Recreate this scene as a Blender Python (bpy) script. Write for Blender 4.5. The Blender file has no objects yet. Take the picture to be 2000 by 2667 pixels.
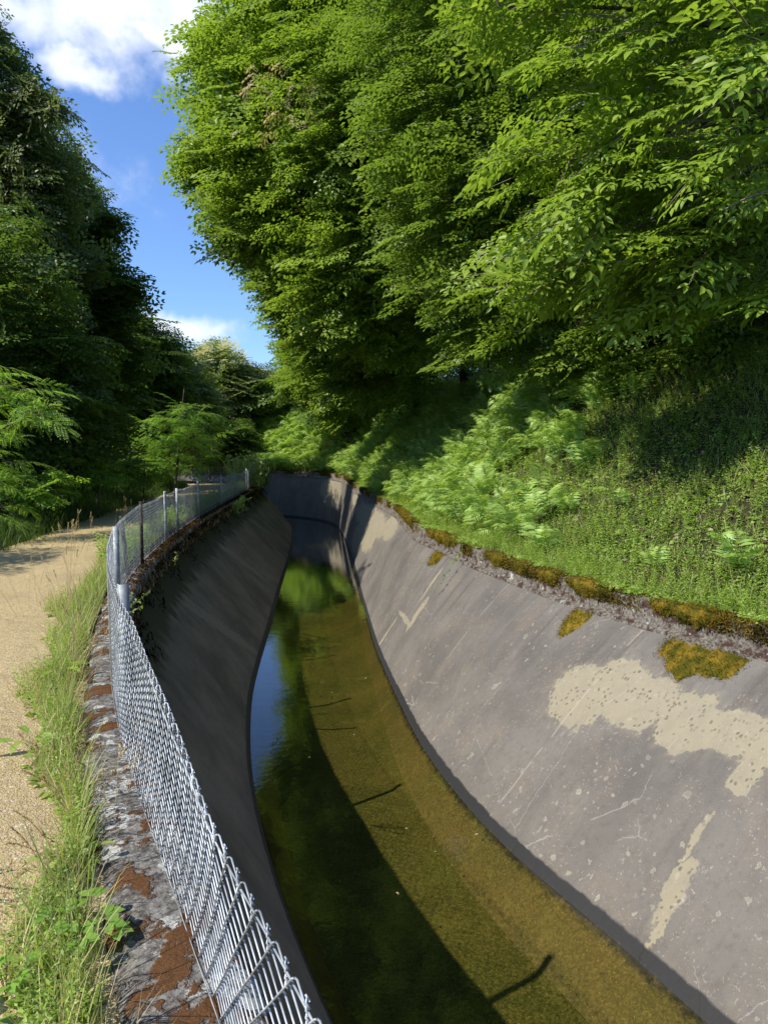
import bpy, math, random
import numpy as np
C = bpy.context.scene.collection
S = bpy.context.scene
R = math.radians
rng = np.random.default_rng(7)
random.seed(7)

# ------------------------------------------------------------------ camera
cam_d = bpy.data.cameras.new('camera')
cam = bpy.data.objects.new('camera', cam_d); C.objects.link(cam); S.camera = cam
cam.location = (0, 0, 1.65)
cam.rotation_euler = (R(90 - 4.9), 0, 0)
cam_d.sensor_fit = 'VERTICAL'; cam_d.sensor_height = 36.0
cam_d.lens = 36.0 * 1850 / 2667
cam_d.clip_start = 0.05; cam_d.clip_end = 3000

# ------------------------------------------------------------------ light
SUN_EL, SUN_TR = R(46), (0.887, 0.46)          # elevation, horizontal direction the light travels in
S.view_settings.view_transform = 'Standard'; S.view_settings.look = 'None'
S.view_settings.gamma = 1; S.view_settings.exposure = 0.38
sl = bpy.data.lights.new('sun', 'SUN'); sl.energy = 5.0; sl.angle = R(0.5); sl.color = (1, .95, .86)
sun = bpy.data.objects.new('sun', sl); C.objects.link(sun)
from mathutils import Vector
sdir = Vector((SUN_TR[0] * math.cos(SUN_EL), SUN_TR[1] * math.cos(SUN_EL), -math.sin(SUN_EL)))
sun.rotation_euler = sdir.to_track_quat('-Z', 'Y').to_euler()
S.render.engine = 'CYCLES'
cy = S.cycles
cy.use_denoising = True; cy.max_bounces = 6; cy.diffuse_bounces = 3; cy.glossy_bounces = 3
cy.transmission_bounces = 4; cy.transparent_max_bounces = 8; cy.caustics_reflective = False; cy.caustics_refractive = False
cy.sample_clamp_indirect = 4

# node helpers ------------------------------------------------------
class NT:
    def __init__(s, tree): s.t = tree; s.n = tree.nodes; s.l = tree.links
    def node(s, typ, **kw):
        n = s.n.new(typ)
        for k, v in kw.items():
            if k.startswith('_'): setattr(n, k[1:], v)
            else: s.put(n, k.replace('__', ' '), v)
        return n
    def put(s, n, key, v):
        sock = n.inputs[int(key[1:])] if key[0] == 'i' and key[1:].isdigit() else n.inputs[key]
        if isinstance(v, bpy.types.NodeSocket): s.l.new(v, sock)
        else: sock.default_value = v
    def math(s, op, a, b=0.0, c=None, clamp=False):
        n = s.n.new('ShaderNodeMath'); n.operation = op; n.use_clamp = clamp
        s.put(n, 'i0', a); s.put(n, 'i1', b)
        if c is not None: s.put(n, 'i2', c)
        return n.outputs[0]
    def vmath(s, op, a, b=(0, 0, 0)):
        n = s.n.new('ShaderNodeVectorMath'); n.operation = op
        s.put(n, 'i0', a); s.put(n, 'i1', b)
        return n.outputs['Value'] if op in ('DOT_PRODUCT', 'LENGTH', 'DISTANCE') else n.outputs[0]
    def noise(s, vec, scale, detail=3, rough=.55, dist=0.0, color=False):
        n = s.n.new('ShaderNodeTexNoise')
        if vec is not None: s.put(n, 'Vector', vec)
        s.put(n, 'Scale', scale); s.put(n, 'Detail', detail); s.put(n, 'Roughness', rough); s.put(n, 'Distortion', dist)
        return n.outputs['Color'] if color else n.outputs['Fac']
    def voro(s, vec, scale, feat='F1', rnd=1.0):
        n = s.n.new('ShaderNodeTexVoronoi'); n.feature = feat
        s.put(n, 'Vector', vec); s.put(n, 'Scale', scale); s.put(n, 'Randomness', rnd)
        return n
    def ramp(s, fac, stops):
        n = s.n.new('ShaderNodeValToRGB'); s.put(n, 'Fac', fac)
        e = n.color_ramp.elements
        while len(e) < len(stops): e.new(.5)
        for i, (p, c) in enumerate(stops):
            e[i].position = p; e[i].color = (*c, 1) if len(c) == 3 else c
        return n.outputs['Color']
    def step(s, v, a, b):
        n = s.n.new('ShaderNodeMapRange'); n.interpolation_type = 'SMOOTHSTEP'
        s.put(n, 'Value', v); s.put(n, 'From Min', a); s.put(n, 'From Max', b)
        return n.outputs[0]
    def mix(s, f, a, b, typ='MIX'):
        n = s.n.new('ShaderNodeMix'); n.data_type = 'RGBA'; n.blend_type = typ
        s.put(n, 'i0', f)
        for k, v in ((6, a), (7, b)):
            if isinstance(v, bpy.types.NodeSocket): s.l.new(v, n.inputs[k])
            else: n.inputs[k].default_value = (*v, 1) if len(v) == 3 else v
        return n.outputs[2]
    def bump(s, h, strength, dist, nrm=None):
        n = s.n.new('ShaderNodeBump'); s.put(n, 'Height', h); s.put(n, 'Strength', strength); s.put(n, 'Distance', dist)
        if nrm is not None: s.put(n, 'Normal', nrm)
        return n.outputs[0]

# ------------------------------------------------------------------ sky with clouds
def px_dir(x, y):
    a = (x - 1000) / 1850; b = (1333.5 - y) / 1850; p = R(4.9)
    v = Vector((a, math.cos(p) + b * math.sin(p), -math.sin(p) + b * math.cos(p))); return v.normalized()
w = bpy.data.worlds.new('World'); S.world = w; w.use_nodes = True
W = NT(w.node_tree); W.n.clear()
sky = W.n.new('ShaderNodeTexSky'); sky.sky_type = 'NISHITA'; sky.sun_disc = False
sky.sun_elevation = SUN_EL; sky.sun_rotation = math.atan2(-SUN_TR[0], -SUN_TR[1])
sky.ozone_density = 2.2; sky.dust_density = .4; sky.air_density = 1.0
tc = W.n.new('ShaderNodeTexCoord').outputs['Generated']
gain = W.mix(1.0, sky.outputs[0], (1.00, 1.24, 1.64), 'MULTIPLY')
wob = W.vmath('MULTIPLY', W.vmath('SUBTRACT', W.noise(tc, 5.0, 5, .6, 0, True), (.5, .5, .5)), (.16, .16, .16))
tcw = W.vmath('ADD', tc, wob)
fb = W.noise(tc, 7.0, 7, .62)
def cloud_blob(x, y, ru, rv, ang=0.0):
    d = px_dir(x, y); up = Vector((0, 0, 1)); r_ = d.cross(up).normalized(); u_ = r_.cross(d)
    c, s = math.cos(ang), math.sin(ang)
    ru_v = (r_ * c + u_ * s) / ru; rv_v = (-r_ * s + u_ * c) / rv
    df = W.vmath('SUBTRACT', tcw, tuple(d))
    a = W.vmath('DOT_PRODUCT', df, tuple(ru_v)); b = W.vmath('DOT_PRODUCT', df, tuple(rv_v))
    q = W.math('SQRT', W.math('ADD', W.math('MULTIPLY', a, a), W.math('MULTIPLY', b, b)))
    return W.math('SUBTRACT', 1.0, q)
acc = None
for bl in ((330, 70, .17, .085, 0), (40, 40, .15, .06, .1), (470, 40, .12, .10, 0), (230, 215, .07, .032, .2), (400, 140, .09, .03, 0),
           (430, 850, .12, .034, -.2), (340, 815, .07, .040, 0), (520, -400, .4, .25, .2), (-900, 300, .5, .2, 0), (1900, -700, .4, .3, 0)):
    q = cloud_blob(*bl); acc = q if acc is None else W.math('MAXIMUM', acc, q)
cl = W.step(W.math('ADD', acc, W.math('MULTIPLY', W.math('SUBTRACT', fb, .5), 1.7)), .16, .95)
ccol = W.mix(W.noise(tc, 12.0, 4, .6), (6.2, 7.0, 8.4), (9.8, 10.0, 10.3))
fin = W.mix(W.math('MULTIPLY', cl, .93), gain, ccol)
bg = W.node('ShaderNodeBackground', Color=fin, Strength=.105)
wo = W.n.new('ShaderNodeOutputWorld'); W.l.new(bg.outputs[0], wo.inputs[0])

# ------------------------------------------------------------------ canal plan geometry
def catmull(P, step=.1):
    P = np.array(P, float); P = np.vstack([2 * P[0] - P[1], P, 2 * P[-1] - P[-2]])
    out = []
    for i in range(1, len(P) - 2):
        n = max(2, int(np.linalg.norm(P[i + 1] - P[i]) / step)); t = np.linspace(0, 1, n, endpoint=False)[:, None]
        a, b, c, d = P[i - 1], P[i], P[i + 1], P[i + 2]
        out.append(.5 * (2 * b + (c - a) * t + (2 * a - 5 * b + 4 * c - d) * t ** 2 + (3 * b - a - 3 * c + d) * t ** 3))
    return np.vstack(out + [P[-2:-1]])
CC = catmull([(6.4, -6), (4.1, -2), (2.75, .8), (1.55, 3.0), (.60, 5.0), (-.12, 7.1), (-.66, 9.3), (-1.02, 12), (-1.32, 15), (-1.72, 19),
              (-2.3, 25), (-3.0, 31), (-3.75, 35.3), (-5.4, 38.0), (-8.5, 40.0), (-13, 41.8), (-20, 43.5), (-32, 45), (-60, 46)])
CT = np.concatenate([[0], np.cumsum(np.linalg.norm(np.diff(CC, axis=0), axis=1))])
TT = np.arange(0, CT[-1], .1)
CC = np.stack([np.interp(TT, CT, CC[:, 0]), np.interp(TT, CT, CC[:, 1])], 1)
for _ in range(30): CC[1:-1] = (CC[:-2] + CC[1:-1] * 2 + CC[2:]) / 4
TG = np.gradient(CC, axis=0); TG /= np.linalg.norm(TG, axis=1)[:, None]
NN = np.stack([TG[:, 1], -TG[:, 0]], 1)         # points right of travel
def proj(xy):                                  # xy (n,2) -> arclength t, signed offset o
    xy = np.atleast_2d(np.asarray(xy, float)); t = np.empty(len(xy)); o = np.empty(len(xy))
    sub = slice(0, None, 3); A = CC[sub]
    for i in range(0, len(xy), 4000):
        q = xy[i:i + 4000]; d = ((q[:, None] - A[None]) ** 2).sum(2); k = np.minimum(d.argmin(1) * 3, len(CC) - 1)
        dv = q - CC[k]; al = (dv * TG[k]).sum(1)
        t[i:i + 4000] = TT[k] + np.clip(al, -.2, .2); sg = np.sign((dv * NN[k]).sum(1))
        o[i:i + 4000] = sg * np.where(np.abs(al) < .3, np.abs((dv * NN[k]).sum(1)), np.sqrt(d.min(1)))
    return t, o
def at(t, o):                                  # plan position
    t = np.asarray(t, float)
    cx = np.interp(t, TT, CC[:, 0]); cy_ = np.interp(t, TT, CC[:, 1]); nx = np.interp(t, TT, NN[:, 0]); ny = np.interp(t, TT, NN[:, 1])
    return np.stack([cx + nx * o, cy_ + ny * o], -1)
def offs(pts, end, start=None, sm=25):
    t, o = proj(pts); k = np.argsort(t); t, o = t[k], o[k]
    tt = np.concatenate([[0], t, [t[-1] + 6, TT[-1]]]); oo = np.concatenate([[o[0] if start is None else start], o, [end, end]])
    f = np.interp(TT, tt, oo); kr = np.hanning(sm + 2)[1:-1]; kr /= kr.sum()
    f = np.convolve(np.pad(f, sm // 2, mode='edge'), kr, 'valid')[:len(TT)]
    return lambda q: np.interp(q, TT, f)
T38 = proj([(-5.2, 38.0)])[0][0]
oRW = offs([(-2.2, 33.7), (-1.1, 23.97), (-0.6, 17.87), (-0.19, 13.26), (0.27, 9.84), (0.55, 8.17), (0.86, 7.01), (1.14, 6.21), (1.56, 5.38), (1.86, 4.79), (2.03, 4.29)], 1.2)
oLW = offs([(-0.32, 4.25), (-0.46, 4.57), (-0.91, 5.78), (-1.31, 7.06), (-1.79, 9.32), (-1.98, 10.43), (-2.24, 13.26), (-2.7, 18.17), (-3.27, 24.69), (-4.4, 34)], -1.2)
oRT = offs([(0.36, 20.05), (0.68, 14.6), (1.04, 13.23), (1.31, 11.75), (1.78, 10.07), (2.03, 9.21), (2.2, 8.57), (2.5, 7.89), (2.74, 7.29), (3.05, 6.71), (3.42, 6.21)] + [tuple(at(a_, b_)) for a_, b_ in ((28, 2.15), (30.5, 1.98), (33, 1.78), (36, 1.6), (40, 1.55), (44, 1.55), (47, 1.65))], 1.75)
oFN = offs([(.05, .87), (-0.48, 1.92), (-0.71, 2.37), (-1.3, 3.5), (-2.59, 6.74), (-3.43, 9.9), (-3.9, 12.61), (-4.07, 13.83), (-4.45, 16.84), (-4.85, 21.05), (-5.12, 24.24), (-5.6, 29.12), (-5.85, 31.53), (-6.2, 35)], -2.7)
oLT = lambda t: oFN(t) + .13
oPR = offs([(-1.04, 1.92), (-1.98, 3.94), (-2.92, 5.83), (-3.62, 8), (-4.40, 11.91), (-5.0, 16.47), (-5.65, 24), (-6.6, 33)], -3.6)
oPL = offs([(-4.4, 3.9), (-5.4, 7.5), (-6.25, 11.46), (-7.3, 18.71), (-9.4, 33.6)], -7.2)
sst = lambda x, a, b: (lambda q: q * q * (3 - 2 * q))(np.clip((np.asarray(x, float) - a) / (b - a), 0, 1))
T20 = proj([(-1.8, 20)])[0][0]
zR = lambda t: .10 + .42 * sst(t, T20, T38 + 2)  # top of the right kerb
WZ, BZ = -2.0, -2.42
KW = .30                                        # right kerb width
def wob2(x, y, s=1.0):
    return (np.sin(x * 1.3 * s + 1.7 * np.sin(y * .9 * s)) + np.sin(y * 1.7 * s + 2.1 + 1.3 * np.sin(x * 1.1 * s)) + .5 * np.sin(x * 3.1 * s + y * 2.7 * s)) / 2.5
def bank(t, s):                                 # height above datum of the right bank, s = distance out from kerb's outer edge
    s = np.asarray(s, float)
    prof = np.interp(s, [0, .35, 1.0, 2.2, 3.6, 4.6, 6.5, 12, 30, 80, 400], [0, .06, .45, 1.65, 3.25, 3.95, 4.3, 5.6, 9.5, 14, 16])
    k = 1 - .45 * sst(t, T38 - 1, T38 + 9)
    return zR(t) - .03 + prof * k
def ground_z(x, y, t=None, o=None):
    x = np.asarray(x, float); y = np.asarray(y, float)
    if t is None: t, o = proj(np.stack([x.ravel(), y.ravel()], 1)); t = t.reshape(x.shape); o = o.reshape(x.shape)
    sr = o - (oRT(t) + KW)
    zr = bank(t, np.maximum(sr, 0)) + .07 * wob2(x, y, 1.6) * sst(sr, .2, 1.2) + .25 * wob2(x, y, .3) * sst(sr, 2, 7)
    sl_ = -(o - oPL(t))
    zl = -.012 + .02 * wob2(x, y, 1.1) * sst(np.abs(o - (oPL(t) + oPR(t)) / 2), 1.0, 1.6) + .10 * sst(sl_, .1, .8) * (1 + .5 * wob2(x, y, .9)) - .5 * sst(sl_, 2, 12) + 0.0
    return np.where(o > 0, zr, zl)
#ENDLIB
# ------------------------------------------------------------------ mesh helpers
def mesh_obj(name, V, F, mat=None, parent=None, smooth=False, uv=None, mats=None, midx=None):
    """V (n,3); F list of equal-length face arrays (or one array)"""
    me = bpy.data.meshes.new(name)
    V = np.asarray(V, np.float32).reshape(-1, 3)
    Fs = F if isinstance(F, list) else [F]
    Fs = [np.asarray(f, np.int32) for f in Fs if len(f)]
    loops = np.concatenate([f.ravel() for f in Fs]); sizes = np.concatenate([np.full(len(f), f.shape[1], np.int32) for f in Fs])
    me.vertices.add(len(V)); me.vertices.foreach_set('co', V.ravel())
    me.loops.add(len(loops)); me.loops.foreach_set('vertex_index', loops)
    me.polygons.add(len(sizes)); me.polygons.foreach_set('loop_start', np.concatenate([[0], np.cumsum(sizes)[:-1]]).astype(np.int32))
    me.polygons.foreach_set('loop_total', sizes)
    if smooth: me.polygons.foreach_set('use_smooth', np.ones(len(sizes), bool))
    if uv is not None:
        l = me.uv_layers.new(name='UVMap'); l.data.foreach_set('uv', np.asarray(uv, np.float32)[loops].ravel())
    for m in ([mat] if mat else []) + (mats or []): me.materials.append(m)
    if midx is not None: me.polygons.foreach_set('material_index', np.asarray(midx, np.int32))
    me.update(calc_edges=True); me.validate()
    o = bpy.data.objects.new(name, me); C.objects.link(o)
    if parent is not None: o.parent = parent
    return o
def empty(name, loc=(0, 0, 0)):
    o = bpy.data.objects.new(name, None); o.location = loc; o.empty_display_size = .2; C.objects.link(o); return o
def tag(o, label=None, cat=None, group=None, kind=None):
    if label: o['label'] = label
    if cat: o['category'] = cat
    if group: o['group'] = group
    if kind: o['kind'] = kind
    return o
def grid_faces(n, m, flip=False):               # n rows x m cols of verts
    i = np.arange((n - 1) * m).reshape(n - 1, m)[:, :-1].ravel()
    f = np.stack([i, i + 1, i + m + 1, i + m], 1)
    return f[:, ::-1] if flip else f
def tubes(paths, radii, sides=5, closed=False):
    """paths (k,n,3) same length polylines, radii scalar or (k,n)"""
    P = np.asarray(paths, float); k, n, _ = P.shape
    T = np.gradient(P, axis=1); T /= np.linalg.norm(T, axis=2)[..., None] + 1e-12
    ref = np.where(np.abs(T[..., 2:3]) > .9, np.array([1., 0, 0]), np.array([0, 0, 1.]))
    A = np.cross(T, ref); A /= np.linalg.norm(A, axis=2)[..., None]; B = np.cross(T, A)
    r = np.broadcast_to(np.asarray(radii, float), (k, n))[..., None, None]
    an = np.arange(sides) / sides * 2 * np.pi
    V = P[:, :, None] + r * (A[:, :, None] * np.cos(an)[:, None] + B[:, :, None] * np.sin(an)[:, None])
    j = np.arange(sides); base = (np.arange(k)[:, None] * n + np.arange(n - 1)[None]).ravel()[:, None] * sides
    F = np.stack([base + j, base + (j + 1) % sides, base + sides + (j + 1) % sides, base + sides + j], -1).reshape(-1, 4)
    return V.reshape(-1, 3), F
class MB:
    def __init__(s): s.V = []; s.F = {}; s.n = 0
    def add(s, V, F):
        F = np.asarray(F); s.F.setdefault(F.shape[1], []).append(F + s.n); s.V.append(np.asarray(V, float).reshape(-1, 3)); s.n += len(s.V[-1]); return s
    def tube(s, pts, r, sides=6):
        pts = np.asarray(pts, float)[None]; V, F = tubes(pts, np.asarray(r, float)[None] if np.ndim(r) else r, sides); m = s.n; s.add(V, F)
        n = pts.shape[1]; s.add(np.zeros((0, 3)), (np.arange(sides)[None, ::-1] - 0 + m - s.n)); s.add(np.zeros((0, 3)), (np.arange(sides)[None] + (n - 1) * sides + m - s.n)); return s
    def box(s, c, size, X=(1, 0, 0), Z=(0, 0, 1), bev=0.0):
        X = np.array(X, float); X /= np.linalg.norm(X); Z = np.array(Z, float); Y = np.cross(Z, X); Y /= np.linalg.norm(Y); Z = np.cross(X, Y)
        q = np.array([(a, b, d) for d in (-.5, .5) for b in (-.5, .5) for a in (-.5, .5)]) * np.array(size)
        V = np.array(c) + q[:, :1] * X + q[:, 1:2] * Y + q[:, 2:] * Z
        return s.add(V, [(0, 2, 3, 1), (4, 5, 7, 6), (0, 1, 5, 4), (2, 6, 7, 3), (0, 4, 6, 2), (1, 3, 7, 5)])
    def build(s, name, mat, parent=None, smooth=False):
        return mesh_obj(name, np.vstack(s.V), [np.vstack(f) for f in s.F.values()], mat, parent, smooth)

def newmat(name):
    m = bpy.data.materials.new(name); m.use_nodes = True; t = NT(m.node_tree); t.n.clear()
    out = t.n.new('ShaderNodeOutputMaterial'); return m, t, out
def principled(t, out, col, rough=.8, bump=None, metal=0.0, spec=.4):
    n = t.node('ShaderNodeBsdfPrincipled', Roughness=rough, Metallic=metal)
    t.put(n, 'Base Color', col if isinstance(col, bpy.types.NodeSocket) else (*col, 1)); t.put(n, 'Specular IOR Level', spec)
    if bump is not None: t.l.new(bump, n.inputs['Normal'])
    t.l.new(n.outputs[0], out.inputs[0]); return n
def P_(t): return t.n.new('ShaderNodeNewGeometry').outputs['Position']
def leaf_mat(name, lo, hi, trans=(.25, .45, .05), tw=.38, rough=.45, spec=.35, ns=1.2, rw=.6, nw=.45):
    m, t, out = newmat(name)
    g = t.n.new('ShaderNodeNewGeometry'); r = g.outputs['Random Per Island']
    f = t.math('ADD', t.math('MULTIPLY', r, rw), t.math('MULTIPLY', t.noise(g.outputs['Position'], ns, 2), nw), clamp=True)
    col = t.mix(f, lo, hi)
    pb = t.node('ShaderNodeBsdfPrincipled', Roughness=rough); t.l.new(col, pb.inputs['Base Color']); t.put(pb, 'Specular IOR Level', spec)
    tr = t.n.new('ShaderNodeBsdfTranslucent'); t.l.new(t.mix(.5, t.mix(1.0, col, (2.2, 2.0, .9), 'MULTIPLY'), trans), tr.inputs[0])
    mx = t.n.new('ShaderNodeMixShader'); mx.inputs[0].default_value = tw
    t.l.new(pb.outputs[0], mx.inputs[1]); t.l.new(tr.outputs[0], mx.inputs[2]); t.l.new(mx.outputs[0], out.inputs[0]); return m

# ------------------------------------------------------------------ materials of the setting
def ell(t, U, V, u, v, ru, rv, ang=0.0):        # 1 - elliptical distance in wall coordinates
    c, s = math.cos(ang), math.sin(ang)
    du = t.math('SUBTRACT', U, u); dv = t.math('SUBTRACT', V, v)
    a = t.math('ADD', t.math('MULTIPLY', du, c / ru), t.math('MULTIPLY', dv, s / ru))
    b = t.math('SUBTRACT', t.math('MULTIPLY', dv, c / rv), t.math('MULTIPLY', du, s / rv))
    return t.math('SUBTRACT', 1.0, t.math('SQRT', t.math('ADD', t.math('MULTIPLY', a, a), t.math('MULTIPLY', b, b))))
def bed_color(t, p):
    c = t.mix(t.step(t.noise(p, 1.1, 5, .65), .36, .62), (.100, .088, .026), (.055, .064, .016))
    c = t.mix(t.step(t.noise(p, 3.6, 6, .75, .6), .52, .66), c, (.13, .122, .036))
    c = t.mix(t.math('MULTIPLY', t.step(t.noise(p, 11.0, 6, .8, .5), .50, .66), .8), c, (.040, .036, .012))
    c = t.mix(t.math('MULTIPLY', t.step(t.noise(p, 45.0, 5, .8), .42, .66), .55), c, (.25, .22, .08))
    c = t.mix(t.math('MULTIPLY', t.step(t.noise(p, 30.0, 5, .8), .52, .66), .6), c, (.03, .028, .010))
    pv = t.voro(p, 70.0); return t.mix(t.math('MULTIPLY', t.step(pv.outputs['Distance'], .3, .12), t.step(t.noise(p, 26.0, 2), .5, .62)), c, (.42, .34, .13))
def concrete_mat(name, patches, base1, base2, pale, dark_top=0.0, lit=True):
    m, t, out = newmat(name)
    uv = t.n.new('ShaderNodeUVMap').outputs[0]; sp = t.n.new('ShaderNodeSeparateXYZ'); t.l.new(uv, sp.inputs[0])
    wn = t.vmath('MULTIPLY', t.vmath('SUBTRACT', t.noise(uv, 4.0, 5, .65, 0, True), (.5, .5, .5)), (.18, .18, 0))
    wn2 = t.vmath('MULTIPLY', t.vmath('SUBTRACT', t.noise(uv, 26.0, 4, .65, 0, True), (.5, .5, .5)), (.05, .05, 0))
    q = t.vmath('ADD', t.vmath('ADD', uv, wn), wn2); sq = t.n.new('ShaderNodeSeparateXYZ'); t.l.new(q, sq.inputs[0])
    U, V = sq.outputs[0], sq.outputs[1]
    col = t.mix(t.step(t.noise(uv, .9, 4, .6), .3, .7), base1, base2)
    streakv = t.vmath('MULTIPLY', uv, (7.0, .7, 1)); sk = t.noise(streakv, 1.0, 4, .6, .3)
    col = t.mix(t.math('MULTIPLY', t.step(sk, .5, .75), .35), col, tuple(c * .62 for c in base1))
    col = t.mix(t.math('MULTIPLY', t.step(t.noise(uv, 2.3, 5, .7), .55, .75), .35), col, tuple(min(1, c * 1.3) for c in base2))
    col = t.mix(t.math('MULTIPLY', t.step(t.noise(uv, 14.0, 6, .75), .48, .68), .40), col, tuple(c * .66 for c in base1))
    run = t.math('MULTIPLY', t.step(t.noise(t.vmath('MULTIPLY', uv, (5.0, .25, 1)), 1.0, 4, .65), .50, .66), t.step(sp.outputs[1], 1.7, .05))
    col = t.mix(t.math('MULTIPLY', run, .62), col, tuple(c * k for c, k in zip(base1, (.55, .50, .45))))
    col = t.mix(t.math('MULTIPLY', t.step(t.noise(uv, 1.7, 4, .6), .50, .68), .30), col, tuple(c * k for c, k in zip(base2, (1.35, 1.12, .85))))
    grain = t.noise(uv, 140.0, 3, .7)
    col = t.mix(t.math('MULTIPLY', t.step(grain, .35, .7), .35), col, tuple(min(1, c * 1.45) for c in base2))
    hgt = t.math('MULTIPLY', grain, .5)
    # pale worn patches where the dark skim coat has flaked off
    acc = None
    for p in patches:
        e = ell(t, U, V, *p); acc = e if acc is None else t.math('MAXIMUM', acc, e)
    rag = t.noise(uv, 9.0, 6, .7)
    if acc is not None:
        pm = t.step(t.math('ADD', acc, t.math('ADD', t.math('MULTIPLY', t.math('SUBTRACT', rag, .5), .7), t.math('MULTIPLY', t.math('SUBTRACT', t.noise(uv, 2.6, 4, .6), .5), .9))), -.02, .07)
        halo = t.step(t.math('ADD', acc, t.math('MULTIPLY', t.math('SUBTRACT', rag, .5), 1.6)), -.25, .5)
        col = t.mix(t.math('MULTIPLY', halo, .42), col, pale)
        vs = t.voro(t.vmath('ADD', uv, t.vmath('MULTIPLY', wn, (.6, .6, 0))), 24.0); dots = t.math('MULTIPLY', t.math('MULTIPLY', t.step(vs.outputs['Distance'], .46, .22), t.math('GREATER_THAN', vs.outputs['Color'], .45)), t.step(t.noise(uv, 3.0, 2), .40, .54))
        pc = t.mix(t.math('MULTIPLY', t.noise(uv, 90.0, 3, .7), .8), pale, tuple(c * .70 for c in pale))
        pc = t.mix(t.math('MULTIPLY', dots, .8), pc, tuple(c * .30 for c in pale))
        col = t.mix(t.math('MULTIPLY', pm, t.math('ADD', .68, t.math('MULTIPLY', t.step(t.noise(uv, 6.0, 5, .7), .35, .6), .32))), col, pc); hgt = t.math('SUBTRACT', hgt, t.math('MULTIPLY', pm, 1.6))
    if lit:
        # lichen rosettes
        for sc, th, dn, c_ in ((5.0, .22, .50, (.36, .36, .25)), (13.0, .30, .47, (.40, .37, .27)), (36.0, .36, .48, (.42, .39, .33)), (75.0, .36, .45, (.46, .38, .28))):
            v1 = t.voro(q, sc); d = v1.outputs['Distance']
            pick = t.n.new('ShaderNodeSeparateColor'); t.l.new(v1.outputs['Color'], pick.inputs[0])
            th2 = t.math('MULTIPLY', pick.outputs[1], th)
            ring = t.math('MULTIPLY', t.step(t.math('SUBTRACT', th2, d), 0.0, .02), t.math('GREATER_THAN', pick.outputs[0], .55))
            ring = t.math('MULTIPLY', ring, t.step(t.noise(uv, .8 if sc < 20 else 1.7, 3), dn - .07, dn + .08))
            hole = t.math('SUBTRACT', 1.0, t.math('MULTIPLY', t.step(t.math('SUBTRACT', th2, d), .05, .09), .45))
            col = t.mix(t.math('MULTIPLY', t.math('MULTIPLY', ring, hole), .42), col, c_)
        # hair cracks
        vc = t.voro(t.vmath('ADD', uv, t.vmath('MULTIPLY', wn, (.9, .9, 0))), .8, 'DISTANCE_TO_EDGE')
        ck = t.math('MULTIPLY', t.step(vc.outputs['Distance'], .004, .0015), t.step(t.noise(uv, 1.3, 3), .5, .56))
        col = t.mix(t.math('MULTIPLY', ck, .35), col, (.36, .34, .31)); hgt = t.math('SUBTRACT', hgt, t.math('MULTIPLY', ck, .5))
        # pour joints running down the wall
        fr = t.math('FRACT', t.math('DIVIDE', t.math('ADD', sp.outputs[0], t.math('MULTIPLY', t.noise(uv, 3.0, 2), .04)), 3.1))
        jn = t.math('MULTIPLY', t.step(t.math('ABSOLUTE', t.math('SUBTRACT', fr, .5)), .005, .002), t.step(t.noise(uv, 2.0, 2), .45, .5))
        col = t.mix(t.math('MULTIPLY', jn, .35), col, (.38, .33, .27))
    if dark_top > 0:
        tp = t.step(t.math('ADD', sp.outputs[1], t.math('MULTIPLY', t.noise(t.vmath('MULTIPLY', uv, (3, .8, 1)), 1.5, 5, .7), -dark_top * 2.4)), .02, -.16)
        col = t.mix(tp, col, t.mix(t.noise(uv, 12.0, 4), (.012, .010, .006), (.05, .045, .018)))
    # wet band at the waterline, and the silt below it
    z = t.n.new('ShaderNodeSeparateXYZ'); t.l.new(P_(t), z.inputs[0])
    zz = t.math('ADD', z.outputs[2], t.math('MULTIPLY', t.math('SUBTRACT', t.noise(uv, 6.0, 4), .5), .05))
    wet = t.step(zz, -1.905, -1.925)
    col = t.mix(wet, col, (.012, .011, .010))
    silt = t.step(t.math('ADD', z.outputs[2], t.math('MULTIPLY', t.math('SUBTRACT', t.noise(P_(t), 14.0, 5, .7), .5), .16)), -2.0, -2.06)
    col = t.mix(silt, col, t.mix(1.0, bed_color(t, P_(t)), (1.05, .92, .9), 'MULTIPLY'))
    b = t.bump(hgt, .45, .006); b = t.bump(t.noise(uv, 5.0, 4), .35, .02, b)
    rg = t.math('SUBTRACT', .78, t.math('MULTIPLY', wet, .1))
    principled(t, out, col, rg, b, 0, .45)
    return m
PATCH_R = [(14.0, .82, .45, .36), (13.3, .66, .5, .28), (12.65, .68, .38, .28), (12.1, .62, .5, .19), (11.2, .5, .7, .15), (13.7, .58, .35, .24),
           (11.85, .88, .13, .17), (11.9, 1.42, .035, .22), (11.82, 1.8, .085, .30), (11.75, 2.1, .045, .2),
           (31, .6, 4, .5), (29.5, 1.1, 1.5, .5), (32, 1.5, 1.6, .6), (26.8, .35, 1.5, .38), (36, .3, 1, .25), (43.5, .6, 1.5, .9),
           (20.35, 1.9, .06, .42, -.2), (19.8, 1.4, .6, .05), (19.3, 1.15, .12, .35), (19.6, .6, .05, .4),]
PATCH_L = []
m_wall_r = concrete_mat('concrete_right', PATCH_R, (.080, .070, .059), (.142, .126, .105), (.29, .25, .165))
m_wall_l = concrete_mat('concrete_left', [(T38 - 21, .9, 1.2, .25, 1.0), (T38 - 14, .8, .8, .3, 1.1), (T38 - 27, 1.0, 1.6, .2, .9)], (.062, .049, .036), (.20, .162, .118), (.25, .205, .15), .42, False)

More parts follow.
